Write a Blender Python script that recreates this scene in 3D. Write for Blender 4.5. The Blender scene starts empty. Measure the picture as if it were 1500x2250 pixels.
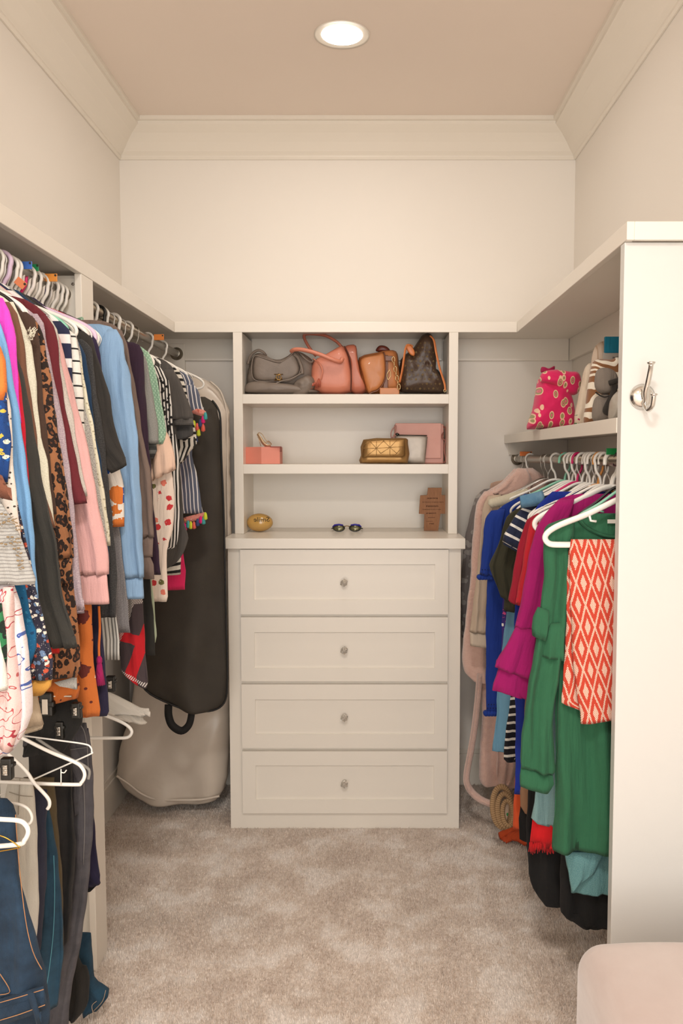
import bpy, bmesh, math, random
import numpy as np
from mathutils import Vector, noise
random.seed(7)
C = bpy.context.scene.collection
sc = bpy.context.scene
# ------------------------------------------------------------------ camera, world, lights, exposure
FPX, PCX, PCY = 1830.0, 813.0, 1125.0
TH = math.atan(123/1830); H = 1.4895
cam = bpy.data.cameras.new('camera'); co = bpy.data.objects.new('camera', cam); C.objects.link(co)
cam.sensor_fit = 'AUTO'; cam.sensor_width = 36; cam.lens = FPX*36/2250; cam.shift_x = (750-PCX)/2250
cam.clip_start = .05
co.location = (0, 0, H); co.rotation_euler = (math.pi/2-TH, 0, 0); sc.camera = co
w = bpy.data.worlds.new('world'); sc.world = w; w.use_nodes = True
w.node_tree.nodes['Background'].inputs[0].default_value = (1.0, .985, .95, 1)
w.node_tree.nodes['Background'].inputs[1].default_value = 1.0
def area(name, loc, rot, size, sy, power, col):
    l = bpy.data.lights.new(name, 'AREA'); l.shape = 'RECTANGLE'; l.size = size; l.size_y = sy; l.energy = power; l.color = col
    o = bpy.data.objects.new(name, l); C.objects.link(o); o.location = loc; o.rotation_euler = rot
    return o
area('front_fill', (0.0, -2.3, 1.6), (math.radians(90), 0, 0), 1.7, 2.2, 24, (1, .99, .97))  # broad soft fill added behind the camera, not a modelled source
area('overhead_fill', (-.1, .1, 2.88), (0, 0, 0), .3, .3, 20, (1, .96, .91))  # unseen overhead fill, added to brighten the clothes and grade the cubbies
area('recessed_lamp_glow', (-.099, 2.79, 2.895), (0, 0, 0), .13, .13, 2.5, (1, .95, .88))
sc.view_settings.view_transform = 'Standard'; sc.view_settings.look = 'None'
sc.view_settings.exposure = 0.88; sc.view_settings.gamma = 1; sc.view_settings.use_curve_mapping = False
# ------------------------------------------------------------------ helpers
_c, _s = math.cos(TH), math.sin(TH)
def P(x, y, Y):                       # photograph measurement -> point of the room on the plane at depth Y
    a = (x-PCX)/FPX; b = (PCY-y)/FPX
    dy = _c+b*_s; dz = -_s+b*_c; t = Y/dy
    return Vector((a*t, Y, H+dz*t))
def onZ(x, y, Z):
    a = (x-PCX)/FPX; b = (PCY-y)/FPX
    dy = _c+b*_s; dz = -_s+b*_c; t = (Z-H)/dz
    return Vector((a*t, dy*t, Z))
def lin(h):
    h = h.lstrip('#'); r = []
    for i in (0, 2, 4):
        c = int(h[i:i+2], 16)/255
        r.append(c/12.92 if c <= .04045 else ((c+.055)/1.055)**2.4)
    return (*r, 1)
class NT:
    def __init__(s, name, rough=.85, metal=0, sheen=0, coat=0):
        s.m = bpy.data.materials.new(name); s.m.use_nodes = True; s.t = s.m.node_tree; s.b = s.t.nodes['Principled BSDF']
        s.b.inputs['Roughness'].default_value = rough; s.b.inputs['Metallic'].default_value = metal
        if sheen: s.b.inputs['Sheen Weight'].default_value = sheen
        if coat: s.b.inputs['Coat Weight'].default_value = coat
    def n(s, typ, **k):
        o = s.t.nodes.new(typ)
        for a, v in k.items(): setattr(o, a, v)
        return o
    def l(s, a, b): s.t.links.new(a, b)
    def math(s, op, a, b=None, c=None):
        o = s.n('ShaderNodeMath', operation=op)
        for i, v in enumerate((a, b, c)):
            if v is None: continue
            if isinstance(v, (int, float)): o.inputs[i].default_value = v
            else: s.l(v, o.inputs[i])
        return o.outputs[0]
    def mix(s, f, a, b):
        o = s.n('ShaderNodeMix', data_type='RGBA')
        for i, v in ((0, f), (6, a), (7, b)):
            if isinstance(v, str): v = lin(v)
            if isinstance(v, (int, float)) or isinstance(v, tuple): o.inputs[i].default_value = v
            else: s.l(v, o.inputs[i])
        return o.outputs[2]
    def uv(s, sc=(1, 1, 1), rot=0, src='UV'):
        t = s.n('ShaderNodeTexCoord'); m = s.n('ShaderNodeMapping'); m.inputs['Scale'].default_value = sc; m.inputs['Rotation'].default_value = (0, 0, rot)
        s.l(t.outputs[src], m.inputs[0]); return m.outputs[0]
    def noise(s, v, scale, det=3, rough=.5):
        o = s.n('ShaderNodeTexNoise'); o.inputs['Scale'].default_value = scale; o.inputs['Detail'].default_value = det; o.inputs['Roughness'].default_value = rough
        s.l(v, o.inputs['Vector']); return o.outputs['Fac']
    def voro(s, v, scale, feat='F1'):
        o = s.n('ShaderNodeTexVoronoi', feature=feat); o.inputs['Scale'].default_value = scale; s.l(v, o.inputs['Vector']); return o
    def ramp(s, f, stops, const=False):
        o = s.n('ShaderNodeValToRGB'); cr = o.color_ramp
        if const: cr.interpolation = 'CONSTANT'
        while len(cr.elements) < len(stops): cr.elements.new(.5)
        for e, (p, c) in zip(cr.elements, stops): e.position = p; e.color = lin(c) if isinstance(c, str) else c
        s.l(f, o.inputs[0]); return o.outputs[0]
    def col(s, c):
        if isinstance(c, str): s.b.inputs['Base Color'].default_value = lin(c)
        else: s.l(c, s.b.inputs['Base Color'])
    def bump(s, h, st=.3, d=.002):
        o = s.n('ShaderNodeBump'); o.inputs['Strength'].default_value = st; o.inputs['Distance'].default_value = d
        s.l(h, o.inputs['Height']); s.l(o.outputs[0], s.b.inputs['Normal'])
_mc = {}
def cloth(kind, *c, p=.02, duty=.5, rough=.92, sheen=.03):
    """procedural cloth; the uv map of every garment is in metres (u across, v down)"""
    key = (kind, c, p, duty, rough)
    if key in _mc: return _mc[key]
    m = NT(kind+'_cloth', rough, 0, sheen)
    uv = m.uv()
    sep = m.n('ShaderNodeSeparateXYZ'); m.l(uv, sep.inputs[0]); U, V = sep.outputs[0], sep.outputs[1]
    fine = m.noise(uv, 900, 2); mid = m.noise(uv, 30, 4)
    def frac(x, per, off=0.0): return m.math('FRACT', m.math('ADD', m.math('DIVIDE', x, per), 100.0+off))
    if kind == 'plain':
        base = m.mix(m.math('MULTIPLY', mid, .5), c[0], c[1] if len(c) > 1 else c[0])
    elif kind == 'heather':
        f = m.ramp(m.noise(uv, 420, 3, .7), [(.42, (0, 0, 0, 1)), (.6, (1, 1, 1, 1))]); base = m.mix(f, c[0], c[1])
    elif kind == 'knit':
        a = m.math('SINE', m.math('MULTIPLY', U, 6.283/.009)); b = m.math('SINE', m.math('MULTIPLY', V, 6.283/.012))
        f = m.math('GREATER_THAN', m.math('MULTIPLY', a, b), .25); base = m.mix(f, c[0], c[1])
    elif kind == 'hstripe':
        f = m.math('LESS_THAN', frac(m.math('ADD', V, m.math('MULTIPLY', mid, .004)), p), duty); base = m.mix(f, c[1], c[0])
    elif kind == 'vstripe':
        f = m.math('LESS_THAN', frac(U, p), duty); base = m.mix(f, c[1], c[0])
    elif kind == 'leopard':
        d = m.n('ShaderNodeMix', data_type='VECTOR'); nz = m.n('ShaderNodeTexNoise'); nz.inputs['Scale'].default_value = 60; m.l(uv, nz.inputs['Vector'])
        d.inputs[0].default_value = .012; m.l(uv, d.inputs[4]); m.l(nz.outputs['Color'], d.inputs[5])
        mp = m.n('ShaderNodeMapping'); mp.inputs['Scale'].default_value = (1, .55, 1); m.l(d.outputs[1], mp.inputs[0])
        v = m.voro(mp.outputs[0], 105); dist = v.outputs['Distance']
        ring = m.math('MULTIPLY', m.math('LESS_THAN', dist, .56), m.math('GREATER_THAN', m.math('ADD', dist, m.math('MULTIPLY', m.noise(uv, 220, 1), .3)), .36))
        core = m.math('LESS_THAN', dist, .22)
        base = m.mix(ring, m.mix(core, c[0], c[2]), c[1])
    elif kind == 'floral':
        v = m.voro(uv, 1/p); sepc = m.n('ShaderNodeSeparateColor'); m.l(v.outputs['Color'], sepc.inputs[0])
        pal = [((i+.0)/(len(c)-1), k) for i, k in enumerate(c[1:])]
        fl = m.ramp(sepc.outputs[0], pal, True)
        f = m.math('LESS_THAN', m.math('ADD', v.outputs['Distance'], m.math('MULTIPLY', m.noise(uv, 4/p, 2), .35)), duty)
        base = m.mix(f, c[0], fl)
        v2 = m.voro(uv, 2.6/p); g = m.math('LESS_THAN', v2.outputs['Distance'], .16); base = m.mix(g, base, c[2] if len(c) > 2 else c[1])
    elif kind == 'swirl':
        n1 = m.noise(uv, .8/p, 2); band = m.math('ABSOLUTE', m.math('SUBTRACT', frac(n1, .16), .5)); f = m.math('LESS_THAN', band, .055)
        pick = m.math('GREATER_THAN', m.noise(uv, 9, 1), .5); base = m.mix(f, c[0], m.mix(pick, c[1], c[2]))
    elif kind == 'plaid':
        a = m.math('ADD', U, m.math('MULTIPLY', V, .45)); b = m.math('SUBTRACT', V, m.math('MULTIPLY', U, .45))
        fa = frac(a, .16, .3); fb = frac(b, .21, .1)
        r1 = m.math('LESS_THAN', fa, .2); r2 = m.math('LESS_THAN', fb, .13)
        w1 = m.math('MULTIPLY', m.math('GREATER_THAN', fa, .55), m.math('LESS_THAN', fa, .72)); w2 = m.math('MULTIPLY', m.math('GREATER_THAN', fb, .55), m.math('LESS_THAN', fb, .64))
        tw = m.math('LESS_THAN', frac(m.math('ADD', U, V), .006), .5)
        base = m.mix(m.math('MAXIMUM', r1, r2), c[0], c[1]); base = m.mix(m.math('MULTIPLY', m.math('MAXIMUM', w1, w2), tw), base, c[2])
    elif kind == 'diamond':               # block printed lattice of dotted leaf diamonds
        row = m.math('DIVIDE', V, p*3.1); u2 = m.math('ADD', m.math('DIVIDE', U, p), m.math('MULTIPLY', row, .2))
        def lat(ou, ov):
            fu = m.math('ABSOLUTE', m.math('SUBTRACT', m.math('FRACT', m.math('ADD', u2, 100+ou)), .5))
            fv = m.math('ABSOLUTE', m.math('SUBTRACT', m.math('FRACT', m.math('ADD', row, 100+ov)), .5))
            return m.math('ADD', fu, fv)
        d = m.math('MINIMUM', lat(0, 0), lat(.5, .5))
        dots = m.math('GREATER_THAN', m.math('MULTIPLY', m.math('SINE', m.math('MULTIPLY', U, 6.283/.0042)), m.math('SINE', m.math('MULTIPLY', V, 6.283/.0042))), -.25)
        inner = m.math('LESS_THAN', m.math('ADD', d, m.math('MULTIPLY', m.noise(uv, 300, 1), .12)), .27); dd = m.math('GREATER_THAN', m.math('ADD', d, m.math('MULTIPLY', m.noise(uv, 260, 1), .08)), .475)
        base = m.mix(m.math('MULTIPLY', m.math('MAXIMUM', inner, dd), dots), c[0], c[1])
    elif kind == 'dots':
        v = m.voro(uv, 1/p); f = m.math('LESS_THAN', v.outputs['Distance'], duty); base = m.mix(f, c[0], c[1])
    elif kind == 'denim':
        tw = m.math('SINE', m.math('MULTIPLY', m.math('ADD', U, m.math('MULTIPLY', V, .7)), 6.283/.0022))
        f = m.math('ADD', m.math('MULTIPLY', m.ramp(m.noise(uv, 16, 5, .6), [(.35, (0, 0, 0, 1)), (.7, (1, 1, 1, 1))]), .7), m.math('MULTIPLY', tw, .12)); base = m.mix(f, c[0], c[1])
    var = m.ramp(fine, [(.3, (.86, .86, .86, 1)), (.7, (1.0, 1.0, 1.0, 1))])
    mu = m.n('ShaderNodeMix', data_type='RGBA', blend_type='MULTIPLY'); mu.inputs[0].default_value = 1; m.l(base, mu.inputs[6]); m.l(var, mu.inputs[7])
    m.col(mu.outputs[2])
    m.bump(m.math('ADD', m.math('MULTIPLY', fine, .5), m.math('MULTIPLY', m.noise(m.uv((1, .13, 1)), 42, 3), 5)), .6, .0042)
    _mc[key] = m.m; return m.m
def solid(name, c, rough=.5, metal=0, var=.04, bs=40, bst=.05, src='Object', **k):
    key = (name, c, rough, metal)
    if key in _mc: return _mc[key]
    m = NT(name, rough, metal, **k); v = m.uv(src=src)
    f = m.noise(v, bs, 4)
    rgb = lin(c); dk = tuple(x*(1-var*2) for x in rgb[:3])+(1,)
    m.col(m.mix(f, dk, rgb)); m.bump(f, bst, .002); _mc[key] = m.m; return m.m
# ---- mesh builder
class MB:
    def __init__(s): s.v = []; s.f = []; s.uv = []; s.sm = []
    def add(s, vs, fs, uvs=None, smooth=True):
        o = len(s.v); s.v += [tuple(x) for x in vs]
        s.uv += list(uvs) if uvs else [(x[0], x[2]) for x in vs]
        s.f += [tuple(i+o for i in f) for f in fs]; s.sm += [smooth]*len(fs)
        return s
    def box(s, a, b, bev=0.0):
        a = Vector(a); b = Vector(b)
        lo = Vector(map(min, a, b)); hi = Vector(map(max, a, b))
        if bev <= 0:
            vs = [(x, y, z) for x in (lo.x, hi.x) for y in (lo.y, hi.y) for z in (lo.z, hi.z)]
            return s.add(vs, [(0, 1, 3, 2), (4, 6, 7, 5), (0, 4, 5, 1), (2, 3, 7, 6), (0, 2, 6, 4), (1, 5, 7, 3)], smooth=False)
        bm = bmesh.new(); bmesh.ops.create_cube(bm, size=1)
        for v in bm.verts: v.co = Vector(((lo.x+hi.x)/2+v.co.x*(hi.x-lo.x), (lo.y+hi.y)/2+v.co.y*(hi.y-lo.y), (lo.z+hi.z)/2+v.co.z*(hi.z-lo.z)))
        bmesh.ops.bevel(bm, geom=list(bm.edges), offset=bev, segments=2 if bev < .01 else 5, profile=.5, affect='EDGES')
        bm.verts.index_update(); s.add([v.co for v in bm.verts], [[v.index for v in f.verts] for f in bm.faces], smooth=bev > .01); bm.free(); return s
    def tube(s, pts, r, n=8, closed=False, flat=1.0):
        pts = [Vector(p) for p in pts]; N = len(pts); vs = []; fs = []; uvs = []
        rr = r if isinstance(r, (list, tuple)) else [r]*N; up = None; L = 0
        for i in range(N):
            a = pts[i-1] if (i or closed) else pts[i]; b = pts[(i+1) % N] if (i < N-1 or closed) else pts[i]
            t = (b-a).normalized()
            if up is None: up = t.orthogonal().normalized()
            up = (up-t*up.dot(t)).normalized(); sd = t.cross(up)
            if i: L += (pts[i]-pts[i-1]).length
            for k in range(n):
                an = 2*math.pi*k/n; vs.append(pts[i]+up*math.cos(an)*rr[i]+sd*math.sin(an)*rr[i]*flat); uvs.append((an*rr[i], L))
        for i in range(N if closed else N-1):
            for k in range(n): fs.append((i*n+k, i*n+(k+1) % n, ((i+1) % N)*n+(k+1) % n, ((i+1) % N)*n+k))
        if not closed: fs += [tuple(range(n))[::-1], tuple((N-1)*n+k for k in range(n))]
        return s.add(vs, fs, uvs)
    def rev(s, prof, c, axis='Z', n=24):      # profile [(r, h)]
        vs = []; fs = []; c = Vector(c)
        for r, h in prof:
            for k in range(n):
                a = 2*math.pi*k/n; x, y = r*math.cos(a), r*math.sin(a)
                vs.append(c+(Vector((x, y, h)) if axis == 'Z' else Vector((x, h, y)) if axis == 'Y' else Vector((h, x, y))))
        for i in range(len(prof)-1):
            for k in range(n): fs.append((i*n+k, i*n+(k+1) % n, (i+1)*n+(k+1) % n, (i+1)*n+k))
        fs += [tuple(range(n))[::-1], tuple((len(prof)-1)*n+k for k in range(n))]
        return s.add(vs, fs)
    def puff(s, pts, th, rings=7, p=2.2, wob=.0, seed=0, ydir=(0, 1, 0), dome=1.0):
        """cushion-like solid from an outline (list of points); thickness th to both sides"""
        pts = [Vector(q) for q in pts]; n = len(pts); c = sum(pts, Vector())/n; yd = Vector(ydir)
        vs = []; fs = []; uvs = []; lv = []
        for side in (-1, 1):
            for j in range(rings):
                sc_ = 1-j/rings
                if side == 1 and j == 0: continue
                lv.append((sc_, side*th*(max(0, 1-sc_**p))**(1/p)*(dome if j else 1)))
        lv = [lv[k] for k in range(rings-1, -1, -1)]+lv[rings:]
        for sc_, y in lv:
            for q in pts:
                v = c+(q-c)*sc_
                nz = wob*(noise.noise(Vector((v.x*18+seed, v.z*18, seed*3.1)))+.6*noise.noise(Vector((v.x*45, v.z*45+seed, 0))))*min(1, (1-sc_)*4) if wob else 0
                vs.append(v+yd*(y+nz)); uvs.append((v.x, v.z))
        m = len(lv)
        for i in range(m-1):
            for k in range(n): fs.append((i*n+k, i*n+(k+1) % n, (i+1)*n+(k+1) % n, (i+1)*n+k))
        o = len(vs); vs += [c+yd*(-th*dome), c+yd*(th*dome)]; uvs += [(c.x, c.z)]*2
        for k in range(n): fs.append((o, k, (k+1) % n)[::-1]); fs.append((o+1, (m-1)*n+k, (m-1)*n+(k+1) % n))
        return s.add(vs, fs, uvs)
    def build(s, name, mat, parent=None, base=None, label=None):
        me = bpy.data.meshes.new(name); b = Vector(base) if base is not None else (Vector(parent['_b']) if parent and '_b' in parent else Vector())
        me.from_pydata([(x-b.x, y-b.y, z-b.z) for x, y, z in s.v], [], s.f)
        bm = bmesh.new(); bm.from_mesh(me); bmesh.ops.recalc_face_normals(bm, faces=bm.faces); bm.to_mesh(me); bm.free()
        ul = me.uv_layers.new(name='UVMap'); li = np.empty(len(me.loops), dtype=np.int32); me.loops.foreach_get('vertex_index', li)
        ul.data.foreach_set('uv', np.array(s.uv, dtype=np.float32)[li].ravel())
        me.polygons.foreach_set('use_smooth', s.sm)
        me.materials.append(mat); o = bpy.data.objects.new(name, me); C.objects.link(o)
        if parent: o.parent = parent; o['_b'] = list(b)
        else: o.location = b
        if label: o['label'] = label
        return o
def thing(name, label, cat, base=(0, 0, 0), group=None):
    o = bpy.data.objects.new(name, None); C.objects.link(o); o.location = base; o.empty_display_size = .05
    o['label'] = label; o['category'] = cat; o['_b'] = list(base)
    if group: o['group'] = group
    return o
def tag(o, label, cat, group=None):
    o['label'] = label; o['category'] = cat
    if group: o['group'] = group
    return o
def struct(o): o['kind'] = 'structure'; return o
def smooth_path(pts, n=6, closed=False):
    pts = [Vector(p) for p in pts]; N = len(pts); out = []
    for i in range(N if closed else N-1):
        p0 = pts[(i-1) % N] if (closed or i) else pts[0]; p1 = pts[i]; p2 = pts[(i+1) % N]; p3 = pts[(i+2) % N] if (closed or i < N-2) else pts[-1]
        for k in range(n):
            t = k/n; out.append(.5*((2*p1)+(p2-p0)*t+(2*p0-5*p1+4*p2-p3)*t*t+(3*p1-p0-3*p2+p3)*t**3))
    if not closed: out.append(pts[-1])
    return out
# ------------------------------------------------------------------ setting: paint, walls, floor
def paint(name, c, rough=.45):
    m = NT(name, rough); v = m.uv(src='Object'); f = m.noise(v, 3, 2); g = m.noise(v, 300, 2)
    rgb = lin(c); m.col(m.mix(f, tuple(x*.975 for x in rgb[:3])+(1,), rgb)); m.bump(g, .06, .001); return m.m
WALL = paint('wall_paint', 'efe8df', .8); TRIM = paint('trim_enamel', 'ede5d9', .32); CEIL = paint('ceiling_paint', 'f0e2d6', .8)
PANEL = paint('panel_enamel', 'dad8d4', .3)
XL, XR, YB, ZC, YF = -1.085, .888, 3.698, 2.907, -2.4
ZS, ZF = 1.988, 2.030            # wrap-around shelf: underside and top
XLS, XRS, D1, D2 = -.790, .5925, 3.244, 3.403
def slab(name, a, b, m, **k): return MB().box(a, b).build(name, m, **k)
struct(slab('wall_left', (XL-.1, YF, 0), (XL, YB+.1, ZC+.1), WALL)); struct(slab('wall_right', (XR, YF, 0), (XR+.1, YB+.1, ZC+.1), WALL))
struct(slab('wall_back', (XL, YB, 0), (XR, YB+.1, ZC+.1), WALL)); struct(slab('ceiling', (XL, YF, ZC), (XR, YB, ZC+.1), CEIL))
fm = NT('carpet', .95, 0, .3); v = fm.uv(src='Object')
big = fm.ramp(fm.noise(v, 6.5, 6, .68), [(.36, 'cab09c'), (.5, 'e4cebb'), (.6, 'fdf0e5')]); fi = fm.noise(v, 85, 3, .85)
fm.col(fm.mix(fm.ramp(fi, [(.35, (0, 0, 0, 1)), (.7, (1, 1, 1, 1))]), fm.mix(.34, big, '5e4e42'), fm.mix(.62, big, 'fbf1e8')))
CARPET = fm.m
struct(slab('floor', (XL-.1, YF, -.1), (XR+.1, YB+.1, 0), CARPET))
def pile():                       # cut pile of the carpet: thousands of leaning tufts in one mesh
    rng = np.random.default_rng(3); st = .0078
    xs = np.arange(-1.07, .87, st); ys = np.arange(1.15, 3.68, st); X, Y = np.meshgrid(xs, ys); X = X.ravel(); Y = Y.ravel()
    X = X+rng.uniform(-.003, .003, X.size); Y = Y+rng.uniform(-.003, .003, X.size)
    keep = ~((X > -.57) & (X < .37) & (Y > 3.235)); X = X[keep]; Y = Y[keep]; n = X.size
    F = lambda a, b, c: np.sin(X*a+1.7*np.sin(Y*b+c))*np.cos(Y*a*.8+1.3*np.sin(X*b*1.1+c))
    lean = (F(5, 4, .3)+.7*F(11, 9, 2)+.4*F(23, 17, 5)); dx = lean*.0022+rng.normal(0, .002, n); dy = -lean*.0022+rng.normal(0, .0012, n)
    h = rng.uniform(.005, .013, n); r = .0036
    vv = np.empty((n, 4, 3)); an = rng.uniform(0, 6.28, n)
    for k in range(3):
        vv[:, k, 0] = X+r*np.cos(an+k*2.094); vv[:, k, 1] = Y+r*np.sin(an+k*2.094); vv[:, k, 2] = -.001
    vv[:, 3, 0] = X+dx; vv[:, 3, 1] = Y+dy; vv[:, 3, 2] = h
    b = np.arange(n)[:, None]*4; f = np.concatenate([b+np.array([[0, 1, 3]]), b+np.array([[1, 2, 3]]), b+np.array([[2, 0, 3]])], 1).reshape(-1, 3)
    me = bpy.data.meshes.new('carpet_pile'); me.vertices.add(n*4); me.vertices.foreach_set('co', vv.astype(np.float32).ravel())
    me.loops.add(f.size); me.loops.foreach_set('vertex_index', f.astype(np.int32).ravel()); me.polygons.add(len(f)); me.polygons.foreach_set('loop_start', np.arange(0, f.size, 3, dtype=np.int32))
    me.update(calc_edges=True); me.materials.append(CARPET); o = bpy.data.objects.new('carpet_pile', me); C.objects.link(o)
    o['kind'] = 'stuff'; o['label'] = 'mottled greige cut pile carpet covering the closet floor'; o['category'] = 'carpet'
pile()
def crown(name, a, b, inward):    # cove profile swept along a wall
    prof = [(.0, .140), (.006, .140), (.012, .132), (.012, .124), (.026, .112), (.050, .082), (.078, .054), (.104, .036), (.112, .030), (.112, .018), (.124, .016), (.124, .0), (0, 0)]
    m = MB(); a = Vector(a); b = Vector(b); i = Vector(inward); d = (b-a).normalized(); vs = []
    for q in (a, b):
        e = 1 if q is a else -1
        for o, z in prof: vs.append(q+i*o+d*e*o+Vector((0, 0, ZC-z)))
    n = len(prof); m.add(vs, [(k, (k+1) % n, n+(k+1) % n, n+k) for k in range(n)], smooth=False); return struct(m.build(name, TRIM))
E0 = .0005
crown('trim_1', (XL, YB-E0, 0), (XR, YB-E0, 0), (0, -1, 0)); crown('trim_2', (XL+E0, YF-.13, 0), (XL+E0, YB, 0), (1, 0, 0)); crown('trim_3', (XR-E0, YF-.13, 0), (XR-E0, YB, 0), (-1, 0, 0))
def base(name, a, b):
    a = Vector(a); b = Vector(b); m = MB().box(a, (b.x, b.y, .145), .003)
    c = (a+b)/2; m.box((a.x if abs(b.x-a.x) > .1 else (a.x+(b.x-a.x)*0), a.y, .145), (b.x if abs(b.x-a.x) > .1 else a.x+(b.x-a.x)*.65, b.y if abs(b.y-a.y) > .1 else a.y+(b.y-a.y)*.65, .165), .002); return struct(m.build(name, TRIM))
base('baseboard_left', (XL+E0, YF, 0), (XL+.016, YB, 0)); base('baseboard_right', (XR-E0, 2.02, 0), (XR-.016, YB, 0)); base('baseboard_back', (XL+.017, YB-E0, 0), (XR-.017, YB-.016, 0))
# ------------------------------------------------------------------ built-in joinery
t = thing('wraparound_shelf', 'cream painted top shelf wrapping left, back and right walls above the rods', 'shelf', (-.1, YB-.15, ZS))
MB().box((XL+E0, .2, ZS+.012), (XLS-.018, YB-E0, ZF)).build('shelf_board', TRIM, t); MB().box((XLS-.018, D2+.018, ZS+.012), (XRS+.018, YB-E0, ZF)).build('shelf_board', TRIM, t)
MB().box((XRS+.018, 1.975, ZS+.012), (XR-E0, YB-E0, ZF)).build('shelf_board', TRIM, t)
MB().box((XLS-.018, .2, ZS), (XLS, D2, ZF), .0015).build('fascia', TRIM, t); MB().box((XLS, D2, ZS), (XRS, D2+.018, ZF), .0015).build('fascia', TRIM, t)
MB().box((XRS, 1.962, ZS), (XRS+.018, D2, ZF), .0015).build('fascia', TRIM, t); MB().box((XRS+.018, 1.962, ZS), (XR-E0, 1.975, ZF), .0015).build('fascia', TRIM, t)
for a, b in (((XL+E0, .2), (XL+.019, 2.383)), ((XL+E0, 2.416), (XL+.019, YB-.02)), ((XL+.02, YB-E0), (-.556, YB-.019)), ((-.517, YB-E0), (.313, YB-.019)), ((.357, YB-E0), (XR-.02, YB-.019)), ((XR-E0, 2.02), (XR-.019, YB-.02))):
    MB().box((*a, ZS-.082), (*b, ZS+.012), .001).build('cleat', TRIM, t)
MB().box((XL+.02, 2.28, ZS-.082), (XLS-.03, 2.383-E0, ZS+.0)).build('cleat', TRIM, t) if False else None
t = thing('shelving_hutch', 'cream open cubby unit with two shelves above the drawer chest', 'shelf', (-.1, D2+.15, 1.171))
ZT = 1.171; ul, ur = -.5545, .3560; iw = .0372
MB().box((ul, D2, ZT), (ul+iw, YB-.001, ZS), .0012).build('side_panel', TRIM, t); MB().box((ur-iw, D2, ZT), (ur, YB-.001, ZS), .0012).build('side_panel', TRIM, t)
def ys(y): return P(750, y, D2).z
SH = []
for a, b in ((866, 887), (1020, 1041)):
    z1, z0 = ys(a), ys(b); SH.append(z1); MB().box((ul+iw, D2, z0), (ur-iw, YB-.001, z1), .0012).build('shelf_board', TRIM, t)
MB().box((ul+iw, YB-.008, ZT), (ur-iw, YB-.001, ZS-.083)).build('back_panel', TRIM, t)
# drawer chest
t = thing('drawer_chest', 'built in cream chest of four shaker drawers with crystal knobs under the cubbies', 'chest of drawers', (-.1, D1+.2, 0))
bl, br = -.5581, .3559; ZU = 1.1295
MB().box((bl, D1, 0), (br, YB-.018, ZU-.001), .0015).build('carcass', TRIM, t)
MB().box((-.5697, D1-.03, ZU), (.3690, YB-.002, ZT-.0005), .002).build('countertop', TRIM, t)
KN = NT('crystal', .06); KN.b.inputs['Transmission Weight'].default_value = .75; KN.b.inputs['IOR'].default_value = 1.55; KN.col('f2ece2'); CR = solid('chrome', 'd8d6d2', .08, 1, .0); NK = solid('brushed_nickel', 'b9b2a6', .28, 1, .05, 60)
for (a, b, c, d) in ((1207.5, 1350, 1240, 1318), (1356.5, 1497, 1389, 1468), (1504, 1644, 1537, 1613), (1651, 1787, 1682, 1757)):
    yf = D1-.019; q = lambda y: P(756, y, yf).z
    x0, x1 = P(527.5, 1350, yf).x+.0, P(985.5, 1350, yf).x; m0, m1 = P(557, 1350, yf).x, P(955, 1350, yf).x
    zt, zb, pt, pb = q(a), q(b), q(c), q(d)
    x0, x1 = -.5065, .3045; m0, m1 = -.4535, .2525
    m = MB()
    for A, B in (((x0, zb), (m0, zt)), ((m1, zb), (x1, zt)), ((m0, pt), (m1, zt)), ((m0, zb), (m1, pb))): m.box((A[0], yf, A[1]), (B[0], D1-.0005, B[1]))
    dr = m.build('drawer', TRIM, t); MB().box((m0, yf+.008, pb), (m1, D1-.0008, pt)).build('inset_panel', TRIM, dr)
    zk = (zt+zb)/2; kx = P(756, 1430, yf).x
    kb = MB().rev([(.004, 0), (.010, -.001), (.010, -.004), (.005, -.008), (.005, -.016), (.009, -.018)], (kx, yf+.008, zk), 'Y', 16).build('knob', CR, dr)
    bm = bmesh.new(); bmesh.ops.create_icosphere(bm, subdivisions=1, radius=.0165); mk = MB(); mk.add([Vector((kx, yf-.02, zk))+Vector((v.co.x, v.co.y*.7, v.co.z)) for v in bm.verts], [[v.index for v in f.verts] for f in bm.faces], smooth=False); bm.free()
    mk.build('crystal_knob', KN.m, dr)
# left partition and right end panel, right shelf
yp0, yp1 = P(174, 650, 2.33).y, 2.33
t = thing('partition_panel', 'cream upright partition between the double hanging and long hanging sections', 'panel', (-.93, 2.37, 0))
MB().box((XL+.0175, 2.345, .0), (XLS-.02, 2.415, ZS), .001).build('partition_board', TRIM, t); MB().box((XLS-.02, 2.318, .0), (XLS-.0005, 2.415, ZS), .002).build('edge_stile', TRIM, t)
t = thing('end_panel', 'tall white end panel at right with the chrome hook', 'panel', (.74, 2.0, 0))
MB().box((XRS+.001, 1.981, 0), (XR-.001, 2.013, ZS-.0005), .002).build('panel_board', PANEL, t)
t = thing('side_shelf', 'cream shelf along the right wall holding the fabric bags', 'shelf', (.74, 2.8, 1.55))
zr1 = P(1357.8, 917.4, 2.0135).z; zr0 = P(1357, 951.4, 2.0135).z
MB().box((XRS+.018, 2.0145, zr1-.02), (XR-.001, YB-.001, zr1), .0).build('shelf_board', TRIM, t); yr = .5925*FPX/(1112.4-PCX)
MB().box((XRS, 2.0145, zr0), (XRS+.018, YB-.001, zr1), .0015).build('fascia', TRIM, t)
MB().box((XR-E0, 2.02, zr0-.05), (XR-.019, YB-.002, zr1-.0205), .001).build('cleat', TRIM, t); MB().box((XRS+.02, YB-.001, zr0-.05), (XR-.02, YB-.019, zr1-.0205), .001).build('cleat', TRIM, t)
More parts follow.
